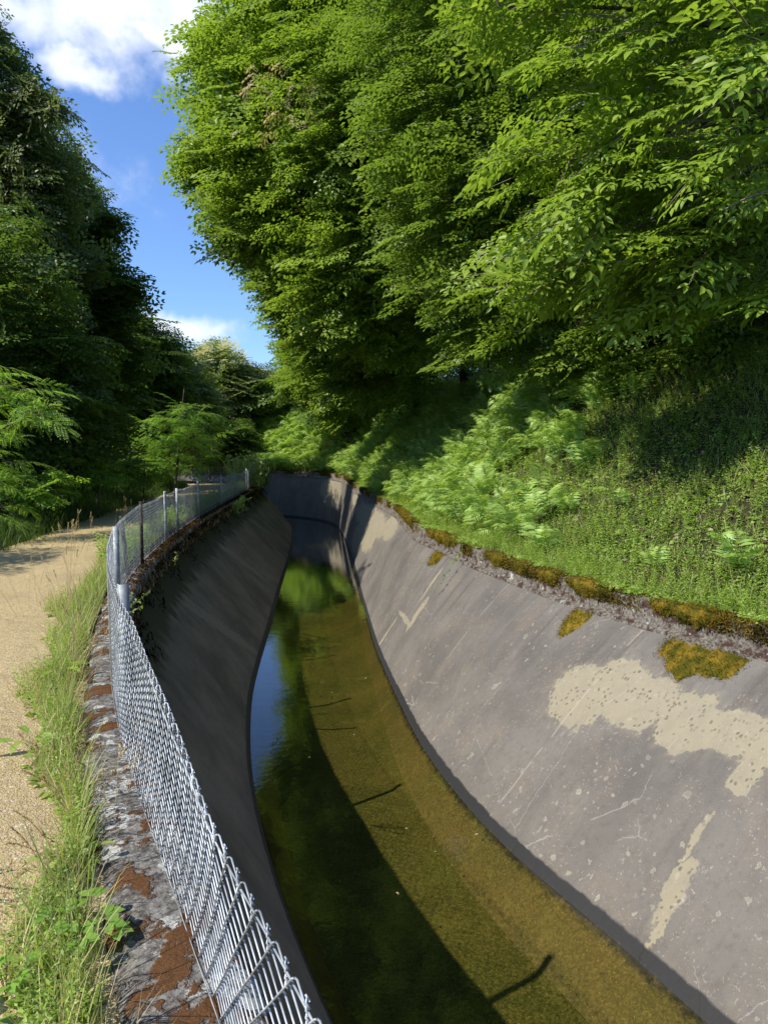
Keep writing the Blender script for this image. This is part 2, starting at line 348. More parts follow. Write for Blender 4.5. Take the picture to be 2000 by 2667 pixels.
m_gravel, t, out = newmat('gravel')
p = P_(t); pd_ = t.vmath('ADD', p, t.vmath('MULTIPLY', t.noise(p, 60.0, 3, .7, 0, True), (.03, .03, .03))); v = t.voro(pd_, 85.0); v2 = t.voro(pd_, 210.0)
pk = t.n.new('ShaderNodeSeparateColor'); t.l.new(v.outputs['Color'], pk.inputs[0])
c = t.mix(pk.outputs[0], (.34, .245, .105), (.66, .52, .275)); c = t.mix(t.step(v2.outputs['Distance'], .5, .1), c, (.60, .47, .25))
c = t.mix(t.math('MULTIPLY', t.step(t.noise(p, .8, 4), .42, .66), .55), c, (.40, .30, .16)); c = t.mix(t.math('MULTIPLY', t.step(t.noise(p, 3.5, 5, .7), .52, .70), .4), c, (.30, .22, .11)); c = t.mix(t.math('MULTIPLY', t.step(t.noise(p, 34.0, 3), .60, .66), .6), c, (.72, .64, .48)); c = t.mix(t.math('MULTIPLY', t.step(t.noise(p, 27.0, 3), .64, .69), .7), c, (.16, .12, .08))
principled(t, out, c, .9, t.bump(t.math('ADD', v.outputs['Distance'], t.math('MULTIPLY', t.noise(p, 20.0, 5, .7), 2.2)), .8, .012), 0, .2)

m_soil, t, out = newmat('soil')
p = P_(t)
c = t.mix(t.step(t.noise(p, 3.0, 5, .65), .4, .62), (.035, .026, .014), (.030, .042, .012))
c = t.mix(t.math('MULTIPLY', t.step(t.noise(p, 30.0, 4, .7), .55, .68), .8), c, (.13, .09, .055))
principled(t, out, c, .95, t.bump(t.noise(p, 18.0, 5, .7), .8, .05), 0, .15)

m_bed, t, out = newmat('canal_bed')
p = P_(t)
c = bed_color(t, p)
principled(t, out, c, .95, t.bump(t.noise(p, 22.0, 5, .7), .9, .03), 0, .1)

m_water, t, out = newmat('water')
p = P_(t)
h = t.math('ADD', t.noise(t.vmath('MULTIPLY', p, (1, 1, 1)), 5.0, 3, .5, .4), t.math('MULTIPLY', t.noise(p, 22.0, 2), .22))
nb = t.bump(h, .06, .03)
fr = t.node('ShaderNodeFresnel', IOR=1.33); t.l.new(nb, fr.inputs['Normal'])
gl = t.node('ShaderNodeBsdfGlossy', Roughness=.015); t.l.new(nb, gl.inputs['Normal'])
tr = t.n.new('ShaderNodeBsdfTransparent'); tr.inputs[0].default_value = (.86, .83, .62, 1)
mx = t.n.new('ShaderNodeMixShader'); t.l.new(t.math('MULTIPLY', fr.outputs[0], 2.0, clamp=True), mx.inputs[0]); t.l.new(tr.outputs[0], mx.inputs[1]); t.l.new(gl.outputs[0], mx.inputs[2]); t.l.new(mx.outputs[0], out.inputs[0])

m_cope, t, out = newmat('lichened_stone')
p = P_(t); p2 = t.vmath('ADD', p, t.vmath('MULTIPLY', t.noise(p, 9.0, 4, .6, 0, True), (.12, .12, .12)))
c = t.mix(t.step(t.noise(p, 26.0, 5, .75), .35, .65), (.060, .052, .045), (.27, .25, .22))
c = t.mix(t.step(t.noise(p2, 7.0, 6, .7), .53, .58), c, t.mix(t.noise(p, 60.0, 4, .7), (.34, .33, .29), (.62, .60, .54)))
mo = t.step(t.noise(t.vmath('ADD', p2, (5, 3, 1)), 4.6, 5, .6), .515, .56)
c = t.mix(mo, c, t.mix(t.noise(p, 80.0, 3), (.045, .022, .010), (.19, .085, .03)))
principled(t, out, c, .95, t.bump(t.math('ADD', t.noise(p, 28.0, 6, .75), t.math('MULTIPLY', mo, .6)), 1.0, .02), 0, .2)

m_kerb, t, out = newmat('kerb_concrete')
p = P_(t)
c = t.mix(t.step(t.noise(p, 30.0, 5, .75), .35, .65), (.058, .049, .038), (.23, .205, .165))
c = t.mix(t.step(t.noise(p, 8.0, 6, .7), .50, .58), c, (.055, .03, .022))
c = t.mix(t.step(t.noise(t.vmath('ADD', p, (9, 2, 4)), 5.0, 6, .7), .62, .67), c, (.42, .40, .37))
principled(t, out, c, .95, t.bump(t.noise(p, 28.0, 6, .75), 1.0, .02), 0, .2)

def moss_mat(name, a, b):
    m, t, out = newmat(name); p = P_(t)
    c = t.mix(t.step(t.noise(p, 7.0, 4, .65), .38, .64), a, b)
    c = t.mix(t.math('MULTIPLY', t.noise(p, 160.0, 2), .5), c, tuple(k * .4 for k in a))
    principled(t, out, c, 1.0, t.bump(t.noise(p, 120.0, 4, .8), 1.0, .02), 0, .05); return m
m_moss = moss_mat('golden_moss', (.13, .12, .015), (.38, .25, .03))
m_moss_brown = moss_mat('brown_moss', (.05, .028, .010), (.15, .075, .02))

m_steel, t, out = newmat('galvanised_steel'); p = P_(t)
c = t.mix(t.step(t.noise(p, 14.0, 5, .7), .4, .65), (.26, .28, .28), (.44, .46, .45))
principled(t, out, c, t.math('ADD', .5, t.math('MULTIPLY', t.noise(p, 30.0, 3), .25)), None, .3, .35)
m_wire, t, out = newmat('galvanised_wire'); p = P_(t)
c = t.mix(t.step(t.noise(p, 9.0, 4, .6), .40, .62), (.28, .30, .31), (.56, .59, .60))
principled(t, out, c, .5, None, .35, .4)
m_rust, t, out = newmat('rusted_steel'); p = P_(t)
c = t.mix(t.step(t.noise(p, 25.0, 5, .7), .4, .65), (.030, .024, .020), (.12, .10, .085))
principled(t, out, c, .8, None, .1, .3)
m_bark, t, out = newmat('bark'); p = P_(t)
c = t.mix(t.step(t.noise(t.vmath('MULTIPLY', p, (1, 1, .3)), 14.0, 5, .7), .35, .65), (.035, .028, .020), (.13, .11, .085))
principled(t, out, c, .95, t.bump(t.noise(t.vmath('MULTIPLY', p, (1, 1, .25)), 20.0, 5, .7), .8, .03), 0, .2)
m_twig, t, out = newmat('pale_twig'); principled(t, out, (.20, .16, .12), .8)

# ------------------------------------------------------------------ ground, path, canal
def axis(a, b, fine, coarse_to_lo, coarse_to_hi):
    mid = np.arange(a, b + 1e-6, fine); lo = []; s = fine; x = a
    while x > coarse_to_lo: s *= 1.25; x -= s; lo.append(x)
    hi = []; s = fine; x = mid[-1]
    while x < coarse_to_hi: s *= 1.25; x += s; hi.append(x)
    return np.array(lo[::-1] + list(mid) + hi)
gx = axis(-24, 12, .17, -900, 900); gy = axis(-3, 47, .17, -900, 900)
GX, GY = np.meshgrid(gx, gy); tt, oo = proj(np.stack([GX.ravel(), GY.ravel()], 1)); tt = tt.reshape(GX.shape); oo = oo.reshape(GX.shape)
GZ = ground_z(GX, GY, tt, oo)
inside = (oo > oLT(tt) - .17) & (oo < oRT(tt) + .14)
GZ = np.where(inside, -3.4, GZ)
g = mesh_obj('ground', np.stack([GX, GY, GZ], -1).reshape(-1, 3), grid_faces(len(gy), len(gx)), m_soil, smooth=True); tag(g, kind='structure')

ts = np.arange(.5, TT[-1] - 1, .2)
def loft(name, cols, mat, smooth=True, uvs=None, parent=None, closed=False, flip=False, t_arr=None):
    """cols: list of (offset_fn_or_value, z_fn_or_value)"""
    q = ts if t_arr is None else t_arr; V = []; U = []
    for i, (of, zf) in enumerate(cols):
        o_ = of(q) if callable(of) else np.full(len(q), of); z_ = zf(q) if callable(zf) else np.full(len(q), zf)
        V.append(np.concatenate([at(q, 0 * q) + (at(q, 0 * q + 1) - at(q, 0 * q)) * np.asarray(o_)[:, None], np.asarray(z_, float)[:, None]], 1))
        U.append(np.stack([q, np.full(len(q), uvs[i] if uvs else i)], 1))
    V = np.stack(V, 1); U = np.stack(U, 1)
    return mesh_obj(name, V.reshape(-1, 3), grid_faces(len(q), len(cols), flip), mat, parent, smooth, uv=U.reshape(-1, 2))
fp = np.linspace(0, 1, 9)
pth = loft('gravel_path', [((lambda a: lambda q: oPL(q) - .2 + (oPR(q) + .45 - oPL(q) + .2) * a)(a), (lambda a: lambda q: -.036 + .070 * max(0.0, math.sin(a * math.pi)) ** .35 + 0 * q)(a)) for a in np.concatenate([[0, .02], np.linspace(.06, .94, 9), [.98, 1]])], m_gravel, flip=True)
tag(pth, kind='structure')
bed = loft('canal_bed', [(lambda q: oLW(q) - .10, BZ + .05), (lambda q: oLW(q) + .35, BZ), (0.0, BZ - .03), (lambda q: oRW(q) - .45, BZ + .03), (lambda q: oRW(q) - .12, BZ + .18), (lambda q: oRW(q) + .12, BZ + .42)], m_bed)
tag(bed, kind='structure')
wat = loft('water', [(lambda q: oLW(q) - .25, WZ), (0.0, WZ), (lambda q: oRW(q) + .25, WZ)], m_water, False); tag(wat, kind='structure')
hs = np.concatenate([np.linspace(0, 1, 22), [1.1, 1.2, 1.32]])
def wallcols(oT, oW, zT, sgn):
    cs = []
    for h in hs:
        def of(q, h=h):
            a = h ** .88 if h <= 1 else h
            return oT(q) + (oW(q) - oT(q)) * a + .018 * wob2(q * 1.7, h * 3 + 0 * q) * (1 - abs(2 * min(h, 1) - 1)) * sgn
        def zf(q, h=h):
            z0 = zT(q) if callable(zT) else zT + 0 * q
            return z0 + (WZ - z0) * h
        cs.append((of, zf))
    return cs
ts2 = np.arange(.5, TT[-1] - 1, .15)
wr = loft('canal_wall', wallcols(lambda q: oRT(q) - .04, oRW, lambda q: zR(q) - .27, 1), m_wall_r, uvs=list(hs * 2.3), t_arr=ts2)
tag(wr, 'sunlit grey concrete canal wall with flaked yellowish patches, right of the water', 'canal wall')
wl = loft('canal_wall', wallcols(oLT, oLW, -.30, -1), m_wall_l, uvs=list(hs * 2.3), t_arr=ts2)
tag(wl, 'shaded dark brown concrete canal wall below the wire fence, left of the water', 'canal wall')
nz = lambda a, f: (lambda q: a * wob2(q * f, q * .37 * f + 3))
ts3 = np.arange(.5, TT[-1] - 1, .06)
cw_ = lambda q: .085 * (1 - sst(q, 10, 14))
cop = loft('stone_coping', [(lambda q: oLT(q) - .29 - cw_(q) + .015 * np.sin(q * 3), -.12), (lambda q: oLT(q) - .285 - cw_(q) + nz(.02, 9)(q), lambda q: .015 + nz(.010, 5)(q)), (lambda q: oLT(q) - .23 - cw_(q) + nz(.01, 9)(q), lambda q: .05 + nz(.008, 6)(q)), (lambda q: oLT(q) - .16, lambda q: .058 + nz(.010, 8)(q)),
        (lambda q: oLT(q) - .04 + nz(.008, 5)(q), lambda q: .05 + nz(.008, 4)(q)), (lambda q: oLT(q) + .015 + nz(.010, 4)(q), lambda q: .02 + nz(.008, 5)(q)), (lambda q: oLT(q) + .03 + nz(.010, 4)(q), -.13), (lambda q: oLT(q) + .02 + nz(.012, 8)(q), -.31), (lambda q: oLT(q) - .06, -.34)], m_cope, t_arr=ts3)
tag(cop, 'weathered stone coping with brown moss and white lichen under the wire fence', 'coping')
krb = loft('concrete_kerb', [(lambda q: oRT(q) - .08, lambda q: zR(q) - .30), (lambda q: oRT(q) - .055 + nz(.01, 9)(q), lambda q: zR(q) - .255 + nz(.012, 7)(q)), (lambda q: oRT(q) - .005 + nz(.008, 9)(q), lambda q: zR(q) - .24 + nz(.005, 8)(q)), (lambda q: oRT(q) + nz(.01, 9)(q), lambda q: zR(q) - .02 + nz(.012, 8)(q)),
        (lambda q: oRT(q) + .03, lambda q: zR(q) + nz(.012, 8)(q)), (lambda q: oRT(q) + .18, lambda q: zR(q) + nz(.012, 6)(q)), (lambda q: oRT(q) + KW + .02, lambda q: zR(q) - .01), (lambda q: oRT(q) + KW + .03, lambda q: zR(q) - .25)], m_kerb, t_arr=ts3)
tag(krb, 'crumbling grey concrete kerb along the foot of the green bank, crusted with moss', 'kerb')

# ------------------------------------------------------------------ wire fence on the left coping
fence = tag(empty('chain_link_fence', (*at(T38 - 30, float(oFN(T38 - 30))), .05)), 'long galvanised chain link fence bending along the left coping between path and canal', 'fence')
bpy.context.view_layer.update()
def under(o, p):                                # parent keeping world place (parents here are unrotated empties)
    o.parent = p; o.location = (o.location[0] - p.location[0], o.location[1] - p.location[1], o.location[2] - p.location[2]); return o
def t_of(x, y): return float(proj([(x, y)])[0][0])
def fpos(t, z, side=0.0):
    t = np.asarray(t, float); lean = -.112 * np.clip(1 - (t - 9.8) / 1.8, 0, 1) * z / .9
    return np.concatenate([at(t, 0 * t) + (at(t, 0 * t + 1) - at(t, 0 * t)) * (oFN(t) + lean + side)[..., None], (z + 0 * t)[..., None]], -1)
posts = [('flat', t_of(.45, -.1), .95, 0), ('flat', t_of(-1.47, 3.75), .93, 0), ('flat', t_of(-2.6, 6.75), .93, 0), ('dark', t_of(-3.43, 9.9), .95, 0), ('L', t_of(-3.87, 12.4), .95, .05), ('L', t_of(-4.07, 13.83), .93, -.04),
         ('hook', t_of(-4.4, 16.84), .95, 0), ('L', t_of(-4.8, 21.0), .95, 0), ('L', t_of(-5.1, 24.3), .93, .02), ('L', t_of(-5.55, 28.4), .95, 0), ('L', t_of(-5.85, 31.5), .93, 0), ('L', t_of(-6.1, 34.2), .95, 0),
         ('L', t_of(-6.3, 36.4), .95, 0), ('L', T38 + 1.0, .95, 0), ('L', T38 + 4, .95, 0), ('L', T38 + 7, .95, 0)]
for kind, tp, h, ln in posts:
    b = fpos(tp, .02, .035); n2 = at(tp, 1.0) - at(tp, 0.0); tg2 = np.array([-n2[1], n2[0]])
    mb = MB(); X = np.array([*tg2, 0]); top = fpos(tp, h, .035) + X * ln; ax = top - b; ax /= np.linalg.norm(ax); L = np.linalg.norm(top - b)
    wd = .052 if kind == 'flat' else .044
    N3 = np.array([*n2, 0])
    mid = (b + top) / 2
    # an angle-iron: one leg across the fence, one leg along it
    mb.box(mid, (wd, .006, L), X=N3 + .25 * X, Z=ax)
    mb.box(mid + X * (wd * .5 - .002) - N3 * (wd * .47), (wd, .006, L - .004), X=X - .25 * N3, Z=ax)
    if kind == 'hook': mb.tube([top + ax * .0, top + ax * .05 - N3 * .02, top + ax * .07 - N3 * .07, top + ax * .03 - N3 * .13], .012, 5)
    o = mb.build('post', m_rust if kind == 'dark' else m_steel, None)
    under(o, fence)
    if kind == 'dark': o['label'] = 'dark rusty post'
    if kind == 'hook': o['label'] = 'post with hooked top'
for ta, tb, off in ((t_of(-4.07, 13.83) - .05, t_of(-4.1, 14.5), -.05), (t_of(-3.2, 8.7), t_of(-3.2, 8.75), -.05)):
    a = fpos(ta, .85, off); b2 = fpos(tb + .3, .03, off); mb = MB(); ax = a - b2; mb.box((a + b2) / 2, (.045, .03, np.linalg.norm(ax)), X=(1, .2, 0), Z=ax / np.linalg.norm(ax)); under(mb.build('brace', m_rust), fence)
A_, CH, HM = .043, .0922, .83
pt = sorted(p_[1] for p_ in posts)
for i in range(len(pt) - 1):
    a, b = pt[i], pt[i + 1]; far = a > T38 - 21
    aw = A_ * (1 if not far else 1.5); n = int((b - a) / aw); nper = HM / CH
    sub = 8 if a < t_of(-2.6, 6.75) - .1 else (4 if not far else 2)
    m_ = int(nper * sub) + 1; ks = np.arange(m_); cyc = np.array([0, .03, .25, .47, .5, .53, .75, .97]) if sub == 8 else np.arange(sub) / sub
    ph = cyc[ks % sub]; zz = (ks // sub + ph) * CH + .035      # heights
    K = np.arange(n)[:, None]; tri = np.abs(2 * ph - 1)                 # 1..0..1
    even = (K % 2 == 0); x = a + K * aw + aw * np.where(even, 1 - tri[None], tri[None]) + 0 * K
    x = x + np.where(even, 1, -1) * 0.0
    sgn = np.where(even, 1, -1); dep = .0034 * np.tanh(12 * np.sin(ph * 2 * np.pi))[None] * sgn
    sag = 1 - (.035 * np.sin(np.clip((x - a) / (b - a), 0, 1) * math.pi) if i != 1 else .0)
    if i == 3: sag = sag - .10 * np.exp(-((x - b) / .5) ** 2) * 0
    bulge = .008 * wob2(x * 2, 0 * zz[None])
    Pp = fpos(x, 0 * x, 0.0); leanv = -.112 * np.clip(1 - (x - 9.8) / 1.8, 0, 1) * zz[None] / .9
    nv = at(x, 0 * x + 1.0) - at(x, 0 * x)
    Pp[..., :2] += nv * (leanv + dep + bulge)[..., None]; Pp[..., 2] = zz[None] * sag + .03
    V, F = tubes(Pp, .0021 if sub == 8 else (.0028 if not far else .0036), 5 if sub == 8 else 3)
    pan = mesh_obj('wire_panel', V, F, m_wire, None, sub == 8)
    if sub == 8:                                # twisted pairs of wire ends along the top
        mb = MB()
        for k in range(0, n, 1):
            tk = a + (k + 1) * aw + 0.0
            if k % 2: continue
            s_ = 1 - .035 * math.sin(min(1, (tk - a) / (b - a)) * math.pi) * (i != 1); q = np.linspace(0, 1, 9)
            for ph0 in (0, math.pi):
                base = fpos(tk + 0 * q, HM + .0 * q); nv1 = at(tk, 1.0) - at(tk, 0.0); tg1 = np.array([-nv1[1], nv1[0]])
                aa = ph0 + q * 2.0 * 2 * math.pi; rr = .0036 * (1 - .2 * q)
                lean1 = -.112 * np.clip(1 - (tk - 9.8) / 1.8, 0, 1) * (HM + .0) / .9
                base = np.zeros((9, 3)); base[:, :2] = (at(tk, 0.0) + nv1 * (oFN(tk) + lean1 + .008 * wob2(tk * 2, 0.0)))[None] + np.cos(aa)[:, None] * rr[:, None] * tg1 + np.sin(aa)[:, None] * rr[:, None] * nv1
                base[:, 2] = (HM - .015) * s_ + .03 + q * .045
                if ph0: base[-1, :2] += tg1 * .012
                mb.tube(base, .0019, 4)
        under(mb.build('twisted_tips', m_wire, None, True), fence)
    under(pan, fence)
mb = MB()
for z0, rr in ((.035, .0016), (HM * .985, .0022)):
    q = np.arange(pt[0], pt[-1], .12); P0 = np.array([fpos(x_, z0 + .03) + np.array([0, 0, .004 * math.sin(x_ * 7) - (.03 * abs(math.sin(x_ * 1.0)) if z0 > .5 else 0)]) for x_ in q])
    mb.tube(P0, rr, 4)
under(mb.build('line_wire', m_wire), fence)
# ------------------------------------------------------------------ foliage machinery
def nrmz(v): return v / (np.linalg.norm(v, axis=-1, keepdims=True) + 1e-9)
def wp(x, y, D):                                # world point at depth D along a sight line
    v = px_dir(x, y); k = D / v[1]; return np.array([v[0] * k, D, 1.65 + v[2] * k])
def leaf_mesh(name, fr, mat, parent=None, shape=0, origin=None):
    p, d, n, s, w = fr; d = nrmz(d); sd = nrmz(np.cross(n, d)); n = np.cross(d, sd); s = s[:, None]; w = w[:, None]
    def q(a, b, c): return p + s * (d * a + sd * (b * w) + n * c)
    if shape == 0:
        V = np.stack([q(0, 0, 0), q(.42, .5, .09), q(1, 0, -.10), q(.42, -.5, .09)], 1); f = np.array([[0, 1, 2, 3]])
        F = [(np.arange(len(p))[:, None] * 4 + f).reshape(-1, 4)]
    elif shape == 1:
        V = np.stack([q(0, 0, 0), q(.28, .42, .07), q(.66, .40, .05), q(1, 0, -.14), q(.66, -.40, .05), q(.28, -.42, .07), q(.5, 0, .0)], 1)
        b = np.arange(len(p))[:, None] * 7
        F = [np.concatenate([b + [0, 6, 2, 1], b + [0, 5, 4, 6]]), np.concatenate([b + [6, 3, 2], b + [6, 4, 3]])]
    else:                                       # blade: narrow bent strip
        V = np.stack([q(0, .5, 0), q(0, -.5, 0), q(.5, -.42, .02), q(.5, .42, .02), q(.85, -.2, -.10), q(.85, .2, -.10), q(1, 0, -.22)], 1)
        b = np.arange(len(p))[:, None] * 7
        F = [np.concatenate([b + [0, 1, 2, 3], b + [3, 2, 4, 5]]), b + [5, 4, 6]]
    V = V.reshape(-1, 3)
    if origin is not None: V = V - np.asarray(origin)
    return mesh_obj(name, V, F, mat, parent)
def cat(frs): return tuple(np.concatenate([f[i] for f in frs]) for i in range(5))
def place(tpl, O, X, Z, s):
    """instances of template frames at O with forward X and up Z, scale s"""
    X = nrmz(X); Y = nrmz(np.cross(Z, X)); Z = np.cross(X, Y); M = np.stack([X, Y, Z], 1)
    p, d, n, sz, w = tpl; m = len(O); k = len(p)
    return ((O[:, None] + s[:, None, None] * np.einsum('kc,mcx->mkx', p, M)).reshape(-1, 3), np.einsum('kc,mcx->mkx', d, M).reshape(-1, 3),
            np.einsum('kc,mcx->mkx', n, M).reshape(-1, 3), (s[:, None] * sz[None]).ravel(), np.tile(w, m))
def multi(tpls, O, X, Z, s):
    ix = rng.integers(0, len(tpls), len(O)); return cat([place(t_, O[ix == i], X[ix == i], Z[ix == i], s[ix == i]) for i, t_ in enumerate(tpls) if (ix == i).any()])
def spray_tpl(leaf=.12, w=.55, nside=10, seed=0, ang=48, droop=.14, gap=.62):
    r = np.random.default_rng(seed); P = []; D = []
    def curve(x, y): return np.array([x, y, -droop * (x * x + .8 * y * y) + .02 * math.sin(9 * x + seed)])
    def along(x0, y0, a, L, s0):
        k = 0; dd = np.array([math.cos(a), math.sin(a)]); q = leaf * .35
        while q < L:
            sgn = 1 if k % 2 else -1; al = a + sgn * math.radians(r.uniform(32, 60)); P.append(curve(x0 + dd[0] * q, y0 + dd[1] * q)); D.append([math.cos(al), math.sin(al), r.uniform(-.35, .05)]); q += leaf * gap * r.uniform(.8, 1.2); k += 1
        P.append(curve(x0 + dd[0] * L, y0 + dd[1] * L)); D.append([dd[0], dd[1], -.2])
    along(0.1, 0, 0.03, .9, 0)
    for i in range(nside):
        u = .08 + .84 * i / nside; sg = 1 if i % 2 else -1
        along(u, 0, sg * math.radians(ang + r.uniform(-9, 9)), (.50 * (1 - u) ** .7 + .08) * r.uniform(.75, 1.15), 1)
    P = np.array(P); D = np.array(D); N = np.tile([0, 0, 1.], (len(P), 1)) + r.normal(0, .30, (len(P), 3))
    return P, D, N, leaf * r.uniform(.75, 1.2, len(P)), np.full(len(P), w) * r.uniform(.85, 1.1, len(P))
def pinnate_tpl(pairs=8, leaflet=.2, w=.42, droop=.25, seed=0):
    r = np.random.default_rng(seed); P = []; D = []
    for i in range(pairs):
        u = .15 + .85 * i / pairs
        for sg in (1, -1): P.append([u, 0, -droop * u * u]); D.append([.45, sg * .9, r.uniform(-.25, .1)])
    P.append([1, 0, -droop]); D.append([1, 0, -.4]); n = len(P)
    return np.array(P), np.array(D, float), np.tile([0, 0, 1.], (n, 1)) + r.normal(0, .15, (n, 3)), leaflet * np.concatenate([np.sin(np.linspace(.8, 2.3, n - 1)), [.8]]), np.full(n, w)
def locust_tpl(seed=0):
    r = np.random.default_rng(seed); b = pinnate_tpl(seed=seed); O = []; X = []
    for i in range(9):
        u = .12 + .8 * i / 9; sg = 1 if i % 2 else -1; O.append([u, 0, -.1 * u * u]); X.append([.6 + .5 * u, sg * .8, r.uniform(-.3, .1)])
    O.append([.95, 0, -.1]); X.append([1, 0, -.2]); m = len(O)
    return place(b, np.array(O), np.array(X), np.tile([0, 0, 1.], (m, 1)) + r.normal(0, .1, (m, 3)), r.uniform(.26, .38, m))
def frond_tpl(fine=True, seed=0):
    r = np.random.default_rng(seed); P = []; D = []; Sz = []; Wd = []; Nn = []
    npin = 13 if fine else 15
    for i in range(npin):
        u = .22 + .76 * (i / (npin - 1)) ** .9; L = .36 * math.sin(min(1.0, (1.06 - u) / .80) * 1.45) ** .9 * r.uniform(.9, 1.1)
        z = .42 * math.sin(u * 2.35); o = np.array([.86 * u, 0, z]); sl_ = math.cos(u * 2.35) * .42 * 2.35 / .86; ax = np.array([1, 0, sl_]); ax /= np.linalg.norm(ax)
        for sg in (1, -1):
            pd = np.array([0, sg * 1., -.12]) + ax * .42; pd /= np.linalg.norm(pd); upv = np.cross(ax, [0, 1, 0]) * -1
            if upv[2] < 0: upv = -upv
            if fine:
                k = max(3, int(L / .034))
                for j in range(k):
                    v = (j + .6) / k; pp = o + pd * L * v - np.array([0, 0, .10 * L * v * v]); pl = (.050 if seed < 5 else .072) * (1 - .72 * v) * (L / .36) ** .5 + .010
                    for s2 in (1, -1):
                        P.append(pp); D.append(ax * s2 * 1.0 + pd * .45); Sz.append(pl); Wd.append(.50); Nn.append(upv)
                P.append(o + pd * L * .9 - np.array([0, 0, .08 * L])); D.append(pd); Sz.append(L * .16); Wd.append(.35); Nn.append(upv)
            else:
                P.append(o); D.append(pd - np.array([0, 0, r.uniform(.0, .25)])); Sz.append(L * 1.0); Wd.append(.17); Nn.append(upv + r.normal(0, .2, 3))
    P = np.array(P); D = np.array(D); Nn = np.array(Nn) + r.normal(0, .16, P.shape)
    return P, D, Nn, np.array(Sz), np.array(Wd)
BEECH = [spray_tpl(.115, .56, 10, i) for i in range(5)]
BIG = [spray_tpl(.15, .46, 8, 20 + i, gap=.5) for i in range(4)]
SMALL = [spray_tpl(.095, .60, 12, 40 + i, gap=.6) for i in range(4)]
LOC = [locust_tpl(i) for i in range(4)]
FERN = [frond_tpl(False, 3 + i) for i in range(4)]; FERN_NEAR = [frond_tpl(False, 10 + i) for i in range(3)]; FERN_LO = [frond_tpl(False, i) for i in range(2)]

mL_beech = leaf_mat('beech_leaf', (.070, .130, .014), (.270, .370, .045), tw=.36)
mL_mid = leaf_mat('mid_green_leaf', (.055, .100, .012), (.235, .325, .040), tw=.36)
mL_fresh = leaf_mat('fresh_leaf', (.085, .155, .014), (.330, .430, .050), tw=.38)
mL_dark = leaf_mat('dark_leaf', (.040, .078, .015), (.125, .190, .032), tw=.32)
mL_olive = leaf_mat('olive_leaf', (.065, .090, .026), (.170, .195, .062), tw=.32)
mL_far = leaf_mat('hazed_far_leaf', (.11, .15, .05), (.26, .30, .11), tw=.32, ns=.4)  # distance haze is put into this paler, greyer leaf colour
mL_locust = leaf_mat('locust_leaf', (.14, .28, .04), (.30, .48, .08), tw=.48)
mL_fern = leaf_mat('fern_leaf', (.15, .27, .045), (.48, .63, .17), tw=.36, ns=4.5, rw=.35, nw=.8)
mL_ground = leaf_mat('ground_leaf', (.11, .19, .03), (.38, .50, .10), ns=2.0)
mL_grass = leaf_mat('grass_blade', (.14, .20, .035), (.46, .50, .17), ns=3.0)
mL_shade = leaf_mat('shaded_grass_blade', (.050, .095, .020), (.130, .185, .045), ns=3.0)  # grass left of the path: its shade is put into a darker blade colour
mL_straw = leaf_mat('dry_straw', (.34, .25, .11), (.62, .50, .27), (.6, .45, .2), .25)
mL_dead = leaf_mat('dead_leaf', (.12, .075, .04), (.42, .33, .22), (.4, .3, .2), .2)
mL_dead2 = leaf_mat('withered_leaf', (.30, .24, .12), (.55, .46, .28), (.5, .4, .2), .3)
def rx_(n): a = rng.uniform(0, 6.283, n); return np.stack([np.cos(a), np.sin(a), 0 * a], 1)
mL_blossom = leaf_mat('blossom', (.50, .50, .26), (.74, .72, .46), (.7, .65, .4), .3)

